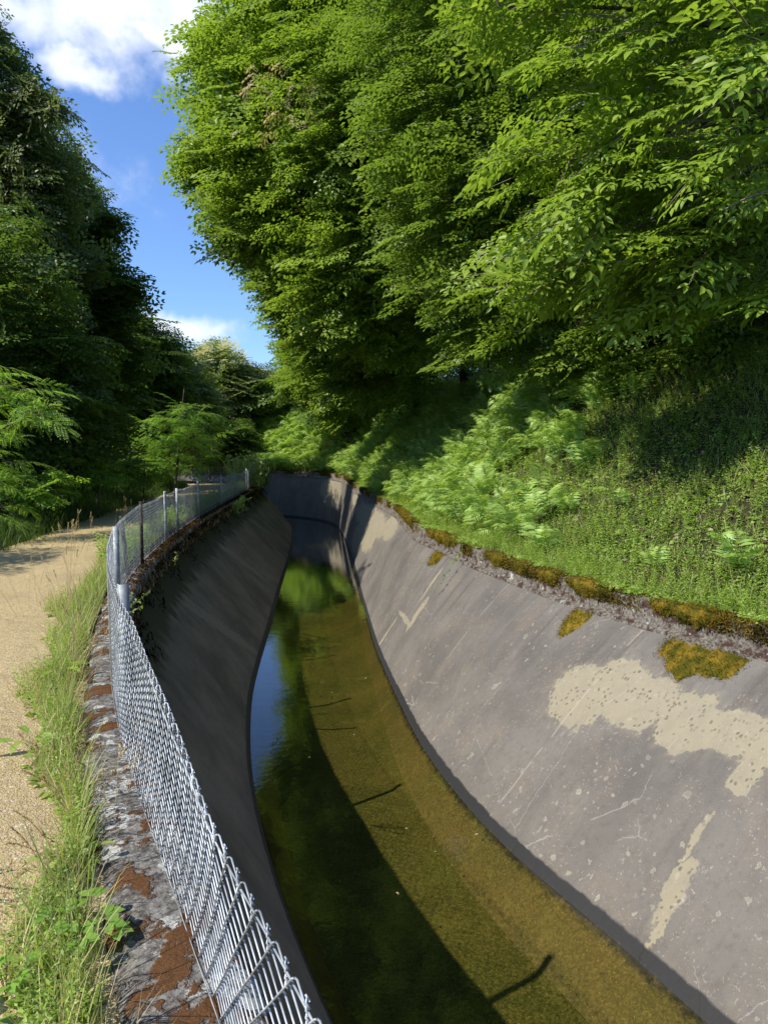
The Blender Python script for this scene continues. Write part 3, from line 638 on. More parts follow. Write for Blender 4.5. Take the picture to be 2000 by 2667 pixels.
def bez(a, b, c, n=9):
    t_ = np.linspace(0, 1, n)[:, None]; return (1 - t_) ** 2 * a + 2 * t_ * (1 - t_) * b + t_ ** 2 * c
def tree(name, label, base, top, lobes, tpls, mat, spray=1.0, dens=1.0, lean=(0, 0, 0), group=None, droop=.30, outw=1.0, shape=0, trunk_r=.16, cat_='tree', twigs=18, extra=None, bias=(0, 0, 0), updev=.40):
    """lobes: (centre xyz, rx, ry, rz, number of sprays)"""
    base = np.array(base, float); top = np.array(top, float)
    rt = tag(empty(name, base), label, cat_, group)
    mb = MB(); mid = (base + top) / 2 + np.array(lean, float); tr_ = bez(base - [0, 0, .3], mid, top, 14)
    mb.tube(tr_ - base, np.linspace(trunk_r, trunk_r * .25, 14) * (1 + .25 * np.exp(-np.linspace(0, 8, 14))), 9)
    fr = []; tw = []
    for (c, rx, ry, rz, n) in lobes:
        c = np.array(c, float); n = int(n * dens)
        k = np.argmin(np.abs(tr_[:, 2] - max(base[2] + .5, c[2] - .45 * np.linalg.norm((c - tr_[7])[:2])))); k = min(max(k, 2), 12); st = tr_[k]
        ctl = (st + c) / 2 + np.array([0, 0, .18 * np.linalg.norm(c - st)])
        lim = bez(st, ctl, c, 10); r0 = trunk_r * (.45 - .025 * k) + .012
        mb.tube(lim - base, np.linspace(r0, .012, 10), 6)
        u = nrmz(rng.normal(size=(n, 3))); rad = rng.uniform(.25, 1, n) ** .45
        lump = 1 + .20 * np.sin(u[:, 0] * 5 + c[0]) * np.sin(u[:, 2] * 6 + c[1]) + .12 * np.sin(u[:, 1] * 9 + c[2])
        O = c + u * (rad * lump)[:, None] * np.array([rx, ry, rz])
        out = nrmz(u * np.array([1, 1, .25]) * outw + nrmz((O - tr_[7]) * [1, 1, 0]) * .6 + rng.normal(0, .42, (n, 3)) * [1, 1, .7] + np.array([0, 0, -droop]) + np.array(bias))
        up = np.tile([0., 0, 1], (n, 1)) + rng.normal(0, updev, (n, 3)) + u * .25
        s_ = spray * rng.uniform(.55, 1.35, n)
        fr.append(multi(tpls, O - out * s_[:, None] * .5, out, up, s_))
        sel = rng.random(n) < twigs / max(1, n)
        for q, d_, ss in zip(O[sel], out[sel], s_[sel]):
            a = lim[rng.integers(5, 10)]; e = q + d_ * ss * .4; cc = (a + q) / 2 + np.array([0, 0, .12])
            tw.append(bez(a, cc, e, 6) - base)
        O2 = O - out * s_[:, None] * .5
        for q, d_, ss in zip(O2[~sel][:int(n * .35)], out[~sel], s_[~sel]): tw.append(np.array([q, q + d_ * ss * .33 - [0, 0, .01], q + d_ * ss * .6 - [0, 0, .04 * ss], q + d_ * ss * .85 - [0, 0, .10 * ss], q + d_ * ss * .93 - [0, 0, .12 * ss], q + d_ * ss - [0, 0, .14 * ss]]) - base)
    fr = cat(fr)
    mb.build('trunk', m_bark, rt, True)
    if tw:
        V, F = tubes(np.array(tw), np.linspace(.011, .003, 6)[None].repeat(len(tw), 0), 3); mesh_obj('branches', V, F, m_twig if extra == 'pale' else m_bark, rt)
    leaf_mesh('crown', fr, mat, rt, shape, base)
    return rt
def L(x, y, D, r, n, ry=None, rz=None): return (wp(x, y, D), r, ry or r, rz or r, n)

# ------------------------------------------------------------------ trees of the right bank
G1 = 'broadleaved trees leaning over the canal from the right bank'
def gb(x, y): return (x, y, float(ground_z(np.array([x]), np.array([y]))[0]))
tree('beech_tree', 'nearest tree, its long bright leafy sprays reaching down in from the upper right corner', gb(8.6, 10.0), (7.2, 9.8, 13),
     [L(1500, 640, 9.6, .8, 42), L(1700, 650, 9.0, .8, 42), L(1900, 670, 8.8, .85, 42), L(1650, 60, 8.8, 1.56, 86), L(1900, 250, 8.2, 1.50, 80), L(1480, 420, 8.5, 0.94, 39), L(1780, 520, 8.5, 1.06, 46), L(1400, 690, 11.3, 0.88, 32), L(1950, 620, 8.8, 0.75, 18), L(1330, 760, 11.4, 0.75, 16), L(1640, 740, 9.6, 0.62, 13), L(1300, 20, 9.3, 0.75, 20), L(1950, -250, 8.6, 2.00, 92), L(1500, -350, 9.3, 2.00, 92)],
     BIG, mL_fresh, .82, .85, (.6, 0, 0), G1, .32, .5, 1, .14, twigs=16, extra='pale', bias=(-.75, -.25, -.05), updev=.36)
tree('beech_tree', 'second tree from the right with fine dark green foliage filling the top centre', gb(8.4, 15.5), (5.0, 14.5, 15),
     [L(1250, 850, 15, .9, 60), L(1400, 860, 15, 1.0, 70), L(1560, 870, 14, 1.0, 70), L(1710, 840, 13, 1.1, 75), L(1860, 800, 12, 1.1, 75), L(1970, 880, 11.5, .9, 50), L(1200, 100, 14.6, 2.07, 241), L(1200, 400, 14.6, 1.95, 241), L(1150, 620, 16.5, 1.34, 126), L(1350, 120, 14.0, 2.32, 252), L(1290, 560, 14.0, 1.59, 161), L(1230, 800, 15.2, 0.98, 63), L(1560, 300, 12.7, 1.95, 172), L(1620, 560, 13.3, 1.59, 103),
      L(1850, 200, 12.7, 2.32, 172), L(1200, -250, 14.0, 2.68, 229), L(1500, -250, 14.0, 2.93, 229)],
     BEECH, mL_mid, .84, 1.05, (.5, 0, 0), G1, .30, .8, 0, .17, twigs=14, bias=(-.35, -.15, 0))
t3 = tree('beech_tree', 'tree with fine bright foliage between the tall ragged one and the nearest sprays', gb(5.4, 19.5), (3.0, 20, 17),
     [L(1010, 120, 20.4, 2.88, 315), L(950, 380, 20.4, 2.07, 231), L(1010, 620, 21.0, 2.18, 210), L(960, 830, 22.2, 1.49, 126), L(1110, 850, 22.2, 1.49, 94), L(800, 60, 22.8, 1.49, 115), L(1000, -200, 20.4, 3.45, 210), L(1120, 350, 21.6, 2.76, 189), L(660, 40, 22.8, 0.69, 18), L(570, 85, 22.8, 0.48, 9)],
     BEECH, mL_beech, 1.0, 1.15, (.8, 0, 0), G1, .30, .8, 0, .18, twigs=14, bias=(-.2, -.1, 0))
n = 34; O = np.array([wp(rng.uniform(620, 880), 150 + rng.uniform(0, 190), rng.uniform(18.2, 19.6)) for _ in range(n)]); cb = np.array(t3.location)
leaf_mesh('dead_leaves', multi([spray_tpl(.22, .3, 3, 90)], O - 0 * cb, rx_(n) + [-.3, -.2, -.9], np.tile([0, 0, 1.], (n, 1)) + rng.normal(0, .3, (n, 3)), rng.uniform(.3, .6, n)), mL_dead2, t3, 0, cb)
tree('beech_tree', 'tall tree whose ragged left edge stands against the blue sky', gb(4.4, 22.0), (.6, 22.5, 17),
     [L(700, 210, 23, 2.5, 330), L(650, 430, 23, 2.0, 260), L(665, 560, 22, 1.35, 150), L(820, 330, 22, 3.0, 380), L(900, 560, 21.5, 2.5, 300), L(770, 480, 23.5, 2.1, 230), L(850, 80, 23, 2.8, 290), L(610, 625, 22.5, .6, 30), L(530, 415, 23, .75, 44), L(610, 130, 23, 1.1, 70), L(880, 750, 21.5, 1.6, 150), L(800, -150, 23, 3.2, 260), L(560, 300, 23, .5, 20)],
     BEECH, mL_fresh, 1.2, 1.15, (1, 0, 0), G1, .26, .9, 0, .22, twigs=16, bias=(-.2, 0, 0))
tree('hornbeam_tree', 'tree with flat layered branches below the tall ragged one', gb(3.2, 27.5), (.8, 27.5, 14),
     [L(788, 700, 27, 1.75, 200), L(850, 590, 27, 2.6, 260), L(865, 800, 26.5, 2.1, 220), L(730, 620, 27, 1.1, 80), L(980, 700, 26, 2.6, 220), L(920, 930, 26.5, 1.5, 120), L(790, 790, 27.5, 1.1, 80), L(1060, 880, 26, 1.6, 110), L(1050, 600, 28, 3.6, 150), L(690, 690, 27, .6, 22)],
     SMALL, mL_beech, 1.45, 1.1, (.8, 0, 0), G1, .16, 1.1, 0, .2, twigs=16, updev=.24)
tree('hornbeam_tree', 'layered tree over the far canal bend, its lower edge touching the bracken', gb(1.6, 33.5), (-.2, 33.5, 12),
     [L(850, 860, 33, 2.1, 180), L(900, 950, 32.5, 1.8, 160), L(950, 800, 33, 2.7, 210), L(820, 810, 33, 1.2, 80), L(820, 940, 33.5, 1.2, 80), L(1010, 900, 32, 2.5, 160)],
     SMALL, mL_beech, 1.5, 1.1, (.6, 0, 0), G1, .18, 1.1, 0, .18, twigs=12, updev=.28)
tree('hornbeam_tree', 'farthest tree of the right bank, brighter green above the canal bend', gb(.4, 40), (-1.0, 40, 11),
     [L(830, 960, 39, 1.9, 140), L(860, 1010, 38.5, 1.3, 80), L(790, 1000, 39, 1.0, 60), L(800, 920, 39, 1.3, 80), L(900, 1000, 39, 2.3, 130)],
     SMALL, mL_fresh, 1.6, 1.1, (.6, 0, 0), G1, .22, 1.0, 0, .16, twigs=8)
# darker trees standing up the slope behind them
G2 = 'shaded trees up the slope behind the right bank trees'
hill = [(9.5, 12, 'shaded slender tree up the slope behind the nearest sprays'), (10.5, 8.5, 'shaded tree at the far right edge on the slope'), (8.2, 17, 'shaded tree on the slope behind the second tree'), (12.5, 19, 'dark tree high on the slope, deep behind the second tree'), (7.5, 24, 'dark tree on the slope behind the flat layered tree'), (6.5, 31, 'dark tree on the slope behind the far bend tree'), (13, 13, 'dark tree high on the slope at the right'), (15, 26, 'dark tree farthest up the slope')]
for i, (x, y, lb) in enumerate(hill):
    b = gb(x, y); lobes = []
    for k in range(7):
        a = k * 2.4 + i; rr = rng.uniform(.5, 2.2); lobes.append(((x + rr * math.cos(a) - .8, y + rr * math.sin(a), b[2] + 2.6 + k * 1.25), 2.0, 2.0, 1.3, 60))
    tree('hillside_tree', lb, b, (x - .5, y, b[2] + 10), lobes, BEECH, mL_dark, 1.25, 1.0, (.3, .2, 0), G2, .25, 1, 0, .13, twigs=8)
for i, (x, y, hh) in enumerate([(7.2, 13.6, 7), (7.9, 12.6, 6), (8.3, 14.8, 7), (6.6, 15.2, 6), (9.2, 15.5, 8), (7.0, 18.5, 7), (6.0, 20, 6), (8.8, 11.0, 6), (5.4, 24.5, 6), (6.3, 9.8, 4.5)]):
    b = gb(x, y); rt = tag(empty('sapling', b), 'bare thin dark sapling stem under the canopy on the right slope', 'sapling', 'bare sapling stems in the shade of the right slope')
    mb = MB(); p0 = np.array([0, 0, -.2]); mb.tube(bez(p0, np.array([rng.uniform(-.5, .3), 0, hh / 2]), np.array([rng.uniform(-1.4, .2), rng.uniform(-.5, .5), hh])), np.linspace(.055, .015, 9), 7); mb.build('trunk', m_bark, rt, True)
    mb = MB()
    for k in range(5):
        z0 = hh * (.35 + .12 * k); a = rng.uniform(0, 6.3); e = np.array([math.cos(a) * 1.1, math.sin(a) * 1.1, z0 + rng.uniform(-.1, .7)]); s0 = np.array([-.12 * k, 0, z0]); mb.tube(bez(s0, (s0 + e) / 2 + [0, 0, .2], e, 6), np.linspace(.014, .004, 6), 4)
    mb.build('branches', m_twig, rt, True)

# ------------------------------------------------------------------ trees of the left side
G3 = 'dark trees along the left side of the path'
tree('tall_tree', 'tall dark tree at the left edge with paler sunlit top', (-11.5, 20.5, -.2), (-12.0, 20.5, 14),
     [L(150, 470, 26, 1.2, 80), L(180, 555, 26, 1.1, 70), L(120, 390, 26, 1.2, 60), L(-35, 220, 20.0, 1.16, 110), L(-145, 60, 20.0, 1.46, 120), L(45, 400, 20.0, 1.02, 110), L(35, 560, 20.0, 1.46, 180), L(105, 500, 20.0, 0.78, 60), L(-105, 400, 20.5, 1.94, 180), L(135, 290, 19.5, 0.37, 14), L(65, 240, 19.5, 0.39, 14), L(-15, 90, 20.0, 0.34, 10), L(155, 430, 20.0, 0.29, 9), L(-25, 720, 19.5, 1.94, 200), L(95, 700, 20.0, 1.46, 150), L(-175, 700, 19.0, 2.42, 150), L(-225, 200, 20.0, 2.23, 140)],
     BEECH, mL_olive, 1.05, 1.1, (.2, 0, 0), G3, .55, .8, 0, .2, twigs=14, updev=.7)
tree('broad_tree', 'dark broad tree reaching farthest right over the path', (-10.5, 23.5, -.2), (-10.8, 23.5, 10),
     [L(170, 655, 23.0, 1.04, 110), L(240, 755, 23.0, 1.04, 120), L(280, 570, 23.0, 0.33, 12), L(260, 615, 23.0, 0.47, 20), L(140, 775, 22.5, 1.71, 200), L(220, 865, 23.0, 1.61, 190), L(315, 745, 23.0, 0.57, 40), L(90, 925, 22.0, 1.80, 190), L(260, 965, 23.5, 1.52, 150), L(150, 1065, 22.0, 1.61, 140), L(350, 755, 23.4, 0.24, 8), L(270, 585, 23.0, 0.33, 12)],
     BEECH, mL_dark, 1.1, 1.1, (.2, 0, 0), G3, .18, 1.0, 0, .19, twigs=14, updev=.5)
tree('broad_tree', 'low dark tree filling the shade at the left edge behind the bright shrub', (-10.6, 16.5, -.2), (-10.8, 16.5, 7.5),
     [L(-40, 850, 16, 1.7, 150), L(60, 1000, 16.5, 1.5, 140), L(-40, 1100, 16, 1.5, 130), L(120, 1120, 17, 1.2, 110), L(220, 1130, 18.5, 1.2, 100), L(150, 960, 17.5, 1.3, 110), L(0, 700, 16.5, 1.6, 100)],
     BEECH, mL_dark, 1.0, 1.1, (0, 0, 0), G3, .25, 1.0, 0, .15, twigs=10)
tree('broad_tree', 'dark tree behind the small bright locust shrub, left of the path', (-12.5, 30.5, -.2), (-12.9, 31, 11.5),
     [L(215, 580, 33, 1.2, 70), L(195, 660, 33, 1.4, 90), L(210, 500, 33, 1.0, 50), L(235, 740, 31, 1.7, 120), L(250, 830, 31, 1.7, 110), L(330, 900, 30, 1.7, 140), L(390, 960, 30, 1.6, 130), L(300, 1030, 30, 1.9, 150), L(400, 1060, 30.5, 1.5, 120), L(250, 1110, 29, 1.8, 120), L(350, 1140, 30, 1.5, 100), L(250, 960, 29, 2, 120)],
     SMALL, mL_dark, 1.4, 1.1, (0, 0, 0), G3, .25, 1.0, 0, .17, twigs=10)
for (x, y, z, lb) in ((-12.4, 7.4, 4.6, 'tree beyond the left edge shading the path'), (-12.8, 11.2, 3.4, 'tree outside the left edge beside the gravel path'), (-16.5, 13, 9, 'tall tree outside the left edge, behind the low dark one')):
    tree('path_side_tree', lb, (x, y, -.4), (x, y, z + 2), [((x + dx, y + dy, z + dz), 2.0, 2.0, 1.4, 75) for dx, dy, dz in ((0, 0, 1.4), (1, .6, 0), (-1.2, -.6, 0), (.3, 1.4, -1.6), (-.2, -1.2, -2.2), (.9, -.2, -3.6))], BEECH, mL_dark, 1.2, 1, (0, 0, 0), None, .25, 1, 0, .17)
G4 = 'distant trees closing the view beyond the canal bend'
far = [('distant_tree', 'far tree with dark rounded top at the left of the gap', 37, [(410, 945, 1.56, 110), (440, 1005, 1.84, 130), (390, 1040, 2.02, 130), (470, 1080, 1.84, 120), (400, 1140, 1.84, 110), (370, 915, 0.83, 40)], mL_far),
       ('distant_tree', 'far tree crowned with pale yellow blossom', 46, [(570, 970, 1.75, 120), (540, 1025, 2.12, 140), (600, 1030, 2.21, 140), (550, 1100, 2.39, 140), (510, 955, 0.92, 40), (600, 1160, 2.21, 110)], mL_far),
       ('distant_tree', 'far tree between the dark rounded one and the blossoming one', 50, [(480, 985, 1.84, 110), (490, 1030, 2.39, 140), (460, 1110, 2.39, 120), (500, 1170, 2.39, 90)], mL_olive),
       ('distant_tree', 'thin far tree with pale stem right of the blossoming one', 48, [(660, 1005, 1.56, 90), (680, 1040, 1.84, 110), (650, 1100, 2.02, 110), (690, 1140, 2.02, 90), (640, 975, 0.74, 20)], mL_olive),
       ('distant_tree', 'far tree next to the hornbeams at the right of the gap', 52, [(740, 1025, 2.02, 110), (760, 1070, 2.39, 120), (720, 1130, 2.39, 110), (800, 1020, 2.39, 100), (690, 1170, 2.02, 80)], mL_far),
       ('distant_tree', 'dark far tree low behind the weeds at the end of the fence', 43, [(560, 1130, 1.6, 80), (610, 1160, 1.4, 60), (520, 1150, 1.6, 70)], mL_dark)]
for nm, lb, D, ls, mt in far:
    b = wp(ls[1][0], 1200, D); rt = tree(nm, lb, (b[0], D, -.4), wp(ls[0][0], ls[0][1] - 10, D), [L(x, y, D, r_, n_) for x, y, r_, n_ in ls], SMALL, mt, 1.7, 1.25, (0, 0, 0), G4, .22, 1, 0, .14, twigs=10, extra='pale' if 'stem' in lb else None)
    if 'blossom' in lb:
        n = 60; u = nrmz(rng.normal(size=(n, 3))) * [1, 1, .7]; u[:, 2] = np.abs(u[:, 2]); u[:, 1] = -np.abs(u[:, 1]); O = wp(575, 955, D) + u * 1.75 * rng.uniform(.8, 1.15, (n, 1))
        leaf_mesh('blossom', multi([spray_tpl(.22, .8, 3, 77)], O, nrmz(u), np.tile([0, 0, 1.], (n, 1)), np.full(n, .5)), mL_blossom, rt, 0, (b[0], D, -.4))
# far woodland: one mass
ls = []
for k in range(46):
    a = -62 + k * 2.2; Dd = 62 + 9 * (k % 3); x = Dd * math.tan(R(a)); 
    if k > 26: Dd = 46 + 6 * (k % 3); x = Dd * math.tan(R(a))
    gz = gb(x, Dd)[2]
    low = -19 < a < -5
    for q in range(1 if low else 3): ls.append(((x + rng.uniform(-2, 2), Dd + rng.uniform(-2, 2), (min(gz, 1.5) if low else gz) + 1.5 + q * 2.6), 4.2, 3, 2.2, 42))
fr = []
for (c, rx, ry, rz, n) in ls:
    u = nrmz(rng.normal(size=(n, 3))); O = np.array(c) + u * rng.uniform(.4, 1, (n, 1)) ** .5 * [rx, ry, rz]; fr.append(multi(SMALL[:2], O, nrmz(u * [1, 1, .3] + [0, 0, -.2]), np.tile([0, 0, 1.], (n, 1)) + rng.normal(0, .25, (n, 3)), rng.uniform(2.2, 3.2, n)))
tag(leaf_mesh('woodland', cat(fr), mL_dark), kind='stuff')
#@VEG2
# ------------------------------------------------------------------ low plants: templates
def rosette(n=6, size=.5, w=.7, seed=0, h=.35):
    r = np.random.default_rng(seed); a = np.arange(n) * 2.4 + r.uniform(0, 6); k = r.uniform(.1, .7, n)
    P = np.stack([np.cos(a) * k * .6, np.sin(a) * k * .6, h * r.uniform(.2, 1, n)], 1); D = np.stack([np.cos(a), np.sin(a), r.uniform(-.3, .3, n)], 1)
    return P, D, np.tile([0, 0, 1.], (n, 1)) + r.normal(0, .3, (n, 3)), size * r.uniform(.6, 1.1, n), np.full(n, w)
def stem_tpl(n=16, size=.16, w=.4, seed=0, spread=1.0):
    r = np.random.default_rng(seed); u = (np.arange(n) + 1) / n; a = np.arange(n) * 2.4; b = r.uniform(-.25, .25, 2)
    P = np.stack([b[0] * u * u, b[1] * u * u, u], 1); D = np.stack([np.cos(a) * spread, np.sin(a) * spread, r.uniform(.1, .9, n)], 1)
    return P, D, np.tile([0, 0, 1.], (n, 1)) + r.normal(0, .3, (n, 3)), size * (1.15 - .6 * u) * r.uniform(.8, 1.2, n), np.full(n, w)
ROS = [rosette(6, .5, .75, i) for i in range(4)]; IVY = [rosette(8, .42, .95, 10 + i, .25) for i in range(4)]
STEM = [stem_tpl(16, .17, .36, i) for i in range(4)]; BUSH = [stem_tpl(26, .20, .5, 30 + i, 1.2) for i in range(3)]
def on_ground(x, y): return np.stack([x, y, ground_z(x, y)], -1)
def scatter_bank(n, t0, t1, s0, s1, pw=1.0):
    t = t0 + (t1 - t0) * rng.random(n) ** pw; s = s0 + (s1 - s0) * rng.random(n); p = at(t, 0 * t) + (at(t, 0 * t + 1) - at(t, 0 * t)) * (oRT(t) + KW + s)[:, None]
    nv = at(t, 0 * t + 1) - at(t, 0 * t); z0 = ground_z(p[:, 0], p[:, 1]); q = p + nv * .12; z1 = ground_z(q[:, 0], q[:, 1]); sl_ = (z1 - z0) / .12
    nrm = nrmz(np.stack([-nv[:, 0] * sl_, -nv[:, 1] * sl_, np.ones(n)], 1)); return np.concatenate([p, z0[:, None]], 1), nrm, t, s
def rx(n): a = rng.uniform(0, 2 * np.pi, n); return np.stack([np.cos(a), np.sin(a), 0 * a], 1)
tY = lambda y: float(TT[np.argmin(np.abs(CC[:1100 if len(CC) > 1100 else None, 1] - y) + (np.arange(len(CC[:1100 if len(CC) > 1100 else None])) * 0))])
tn0, tn1, tf = tY(3.5), tY(14), tY(37)

# ------------------------------------------------------------------ right bank: ground cover, grass, dead leaves, bracken
def cover(n, t0, t1, s0, s1, tpl, smin, smax, mask=None, lift=.0, pw=1.0):
    O, N, t, s = scatter_bank(n, t0, t1, s0, s1, pw)
    if mask is not None: k = mask(O, t, s); O, N, t, s = O[k], N[k], t[k], s[k]
    m = len(O); return multi(tpl, O + N * lift, rx(m) + N * .0, nrmz(N + [0, 0, .6] + rng.normal(0, .25, (m, 3))), rng.uniform(smin, smax, m))
m1 = lambda f, th, ph=0: (lambda O, t, s: (wob2(O[:, 0] * f + ph, O[:, 1] * f - ph) + rng.normal(0, .25, len(O))) > th)
gc = [cover(9000, tn0, tn1, -.12, 5.5, ROS, .05, .11, None, -.01, 1.3), cover(5200, tn0, tn1, -.1, 4.2, STEM, .14, .30, None, -.02, 1.1), cover(5000, tn0, tn1, .0, 6.5, IVY, .07, .15, m1(1.3, .0), 0, 1.2),
      cover(5200, tn0, tn1, -.05, 4.0, STEM, .12, .26, m1(1.6, -.2, 3), -.02, 1.2), cover(2600, tn0, tn1, -.20, .5, STEM, .08, .18, m1(2.0, -.3, 1), -.02),
      cover(4200, tn1, tf, -.1, 6, STEM, .18, .40, None, 0), cover(2600, tn1, tf, -.1, 7, IVY, .16, .30, None, 0), cover(2200, tn1, tf + 8, -.2, .8, STEM, .15, .4, None, 0)]
tag(leaf_mesh('ground_cover', cat(gc), mL_ground), kind='stuff')
gc = [cover(3800, tn0, tn1 + 6, .4, 8.5, IVY, .08, .17, m1(1.1, -.2, 7)), cover(1600, tn0, tn1 + 10, 3.5, 10, BUSH, .3, .7, None), cover(1500, tn0, tn1, .0, 1.5, IVY, .06, .11, m1(1.5, .3, 11))]
tag(leaf_mesh('ivy_cover', cat(gc), mL_dark), kind='stuff')
O, N, t, s = scatter_bank(9000, tn0, tn1 + 4, .1, 7); m = len(O); k = (wob2(O[:, 0] * 1.7 + 5, O[:, 1] * 1.7) + rng.normal(0, .4, m)) > .2; O, N = O[k], N[k]; m = len(O)
tag(leaf_mesh('leaf_litter', (O + N * .012, rx(m), nrmz(N + rng.normal(0, .35, (m, 3))), rng.uniform(.04, .09, m), np.full(m, .5)), mL_dead), kind='stuff')
def blades(O, h0, h1, w, lean=.5, up=None):
    m = len(O); D = rx(m) * rng.uniform(.05, lean, (m, 1)) + [0, 0, 1.]; h = rng.uniform(h0, h1, m)
    Nn = nrmz(np.cross(D, np.cross([0, 0, 1.], D)) * -1 + 1e-4); Nn = nrmz(rx(m) * [1, 1, 0] + 0 * Nn); Nn = Nn - D * (Nn * D).sum(1)[:, None] / (D * D).sum(1)[:, None]
    sg = np.sign((Nn * D * [1, 1, 0]).sum(1))[:, None]; Nn = Nn * np.where(sg == 0, 1, -sg)
    return (O, D, Nn, h, w / h * rng.uniform(.7, 1.2, m))
O, N, t, s = scatter_bank(14000, tn0, tn1 + 5, -.15, 4.2, 1.2); k = m1(1.4, -.1, 9)(O, t, s)
tag(leaf_mesh('bank_grass', blades(O[k], .08, .26, .006, .9), mL_grass, None, 2), kind='stuff')
O, N, t, s = scatter_bank(3600, tn0, tn1 + 5, .0, 5.0, 1.2); k = m1(1.9, .1, 4)(O, t, s)
tag(leaf_mesh('dry_bank_grass', blades(O[k], .08, .30, .004, 1.4), mL_straw, None, 2), kind='stuff')
# bracken masses
def ferns(n, t0, t1, s0, s1, tpl, a, b, mask=None, per=5):
    O, N, t, s = scatter_bank(n, t0, t1, s0, s1)
    if mask is not None: k = mask(O, t, s); O, N, t, s = O[k], N[k], t[k], s[k]
    nv = at(t, 0 * t + 1) - at(t, 0 * t); out = np.concatenate([-nv, 0 * nv[:, :1]], 1); m = len(O)
    O = np.repeat(O, per, 0); out = np.repeat(out, per, 0); m = len(O)
    X = nrmz(out * .8 + rx(m) * 1.1 + [0, -.2, .0]); X[:, 2] += rng.uniform(-.1, 1.0, m)
    return multi(tpl, O + rng.normal(0, .05, (m, 3)) + rng.uniform(0, .22, (m, 1)) * [0, 0, 1], X, np.tile([0, 0, 1.], (m, 1)) + rng.normal(0, .3, (m, 3)), rng.uniform(a, b, m))
tag(leaf_mesh('bracken', ferns(270, tY(10.8), tY(19.5), .15, 4.0, FERN, .40, .85, lambda O, t, s: rng.random(len(O)) < .35 + .65 * sst(t, tY(11.3), tY(13.5))), mL_fern), kind='stuff')
tag(leaf_mesh('bracken', cat([ferns(480, tY(19.5), tY(36), .1, 4.4, FERN_LO, .5, .95), ferns(520, tY(33), T38 + 9, -.05, 4.5, FERN_LO, .7, 1.2)]), mL_fern), kind='stuff')
def fern_plant(label, x, y, n, sc, seed, group=None):
    r = np.random.default_rng(seed); b = gb(x, y); rt = tag(empty('fern', b), label, 'fern', group)
    for k in range(n):
        a = 2.4 * k + r.uniform(-.3, .3) + seed; X = np.array([[math.cos(a) - .35, math.sin(a) - .15, .45 + .4 * (k % 2)]])
        leaf_mesh('frond', place(FERN_NEAR[k % 3], np.zeros((1, 3)), X, np.array([[0, 0, 1.]]), np.array([sc * r.uniform(.75, 1.1)])), mL_fern, rt)
c_ = wp(1900, 1490, 7.4)
t_, o_ = proj([(3.55, 7.25)]); fern_plant('bright arching fern standing alone on the lower bank near the right edge', 3.75, 7.45, 5, .62, 1)
fern_plant('small fern just left of the lone arching one, low on the bank', 3.2, 8.3, 4, .42, 2)
fern_plant('fern with drooping fronds at the near end of the bracken, over brown soil', 2.35, 10.3, 5, .65, 5)
fern_plant('fern standing uphill of the drooping one, at the edge of the bracken', 2.9, 11.2, 5, .62, 8)
fern_plant('fern half hidden in grass between the bracken and the shaded slope', 3.4, 10.2, 4, .5, 11)

m_moss_dark = moss_mat('dark_moss', (.012, .011, .004), (.05, .045, .012))
# moss on the right kerb
def moss(label, t0, t1, kind, seed, mat=m_moss, thick=.06):
    r = np.random.default_rng(seed); n = max(14, int((t1 - t0) / .025)); q = np.linspace(t0, t1, n); u = np.linspace(0, 1, n)
    env = np.sin(np.pi * u).clip(0) ** .5 * (1 + .22 * np.sin(q * 11 + seed) + .10 * np.sin(q * 29)); m = 12; V = []
    base = np.array([*at((t0 + t1) / 2, float(oRT((t0 + t1) / 2))), float(zR((t0 + t1) / 2))])
    for j in range(m):
        v = j / (m - 1)
        if kind == 'top':                       # drapes from the kerb top over its inner edge
            ang = v * 1.0; o1 = .16 - .17 * np.minimum(1, v * 1.9); z1 = np.where(v < .52, 0, -(v - .52) * .26) ; bump_ = math.sin(math.pi * min(1, max(0, v)) ** .8) ** .6
            oo_ = oRT(q) + o1 * (.4 + .6 * env) - thick * env * bump_ * (.9 if v > .4 else .3); zz_ = zR(q) + z1 * env + thick * env * bump_ * (1.0 if v < .6 else .35) - .012
        else:                                   # clings to the wall just below the ledge
            bump_ = math.sin(math.pi * v) ** .6; hh = .0 + v * .14 * (.4 + .6 * env) + .01; oo_ = oRT(q) - .04 + (oRW(q) - oRT(q) + .04) * hh ** .88 - thick * env * bump_ * .8 + .006; zz_ = zR(q) - .27 + (WZ - zR(q) + .27) * hh + thick * env * bump_ * .45 - .006
        p = at(q, 0 * q) + (at(q, 0 * q + 1) - at(q, 0 * q)) * oo_[:, None]; V.append(np.concatenate([p, zz_[:, None]], 1))
    V = np.stack(V, 1); V += (r.normal(0, .006, V.shape)) * env[:, None, None]
    rt = tag(empty('moss_cushion', base), label, 'moss', 'moss cushions on the right kerb')
    mesh_obj('cushion', V.reshape(-1, 3) - base, grid_faces(n, m, True), mat, rt, True)
    pts = V.reshape(-1, 3); k = rng.integers(0, len(pts), int(n * 110)); O = pts[k] + rng.normal(0, .016, (len(k), 3)); m2 = len(O)
    leaf_mesh('shoots', (O, rng.normal(0, .6, (m2, 3)) + [-.35, -.1, .5], rng.normal(0, 1, (m2, 3)), rng.uniform(.012, .032, m2), np.full(m2, .26)), mat, rt, 0, base)
    return rt
def tk(x): return t_of(*{0: (0, 0)}.get(x, (np.interp(x, [1033, 1145, 1205, 1324, 1404, 1470, 1616, 1696, 1828, 2000], [.36, 1.2, 1.31, 1.78, 2.03, 2.2, 2.5, 2.74, 3.05, 3.42]), np.interp(x, [1033, 1145, 1205, 1324, 1404, 1470, 1616, 1696, 1828, 2000], [20.05, 13, 11.75, 10.07, 9.21, 8.57, 7.89, 7.29, 6.71, 6.21]))))
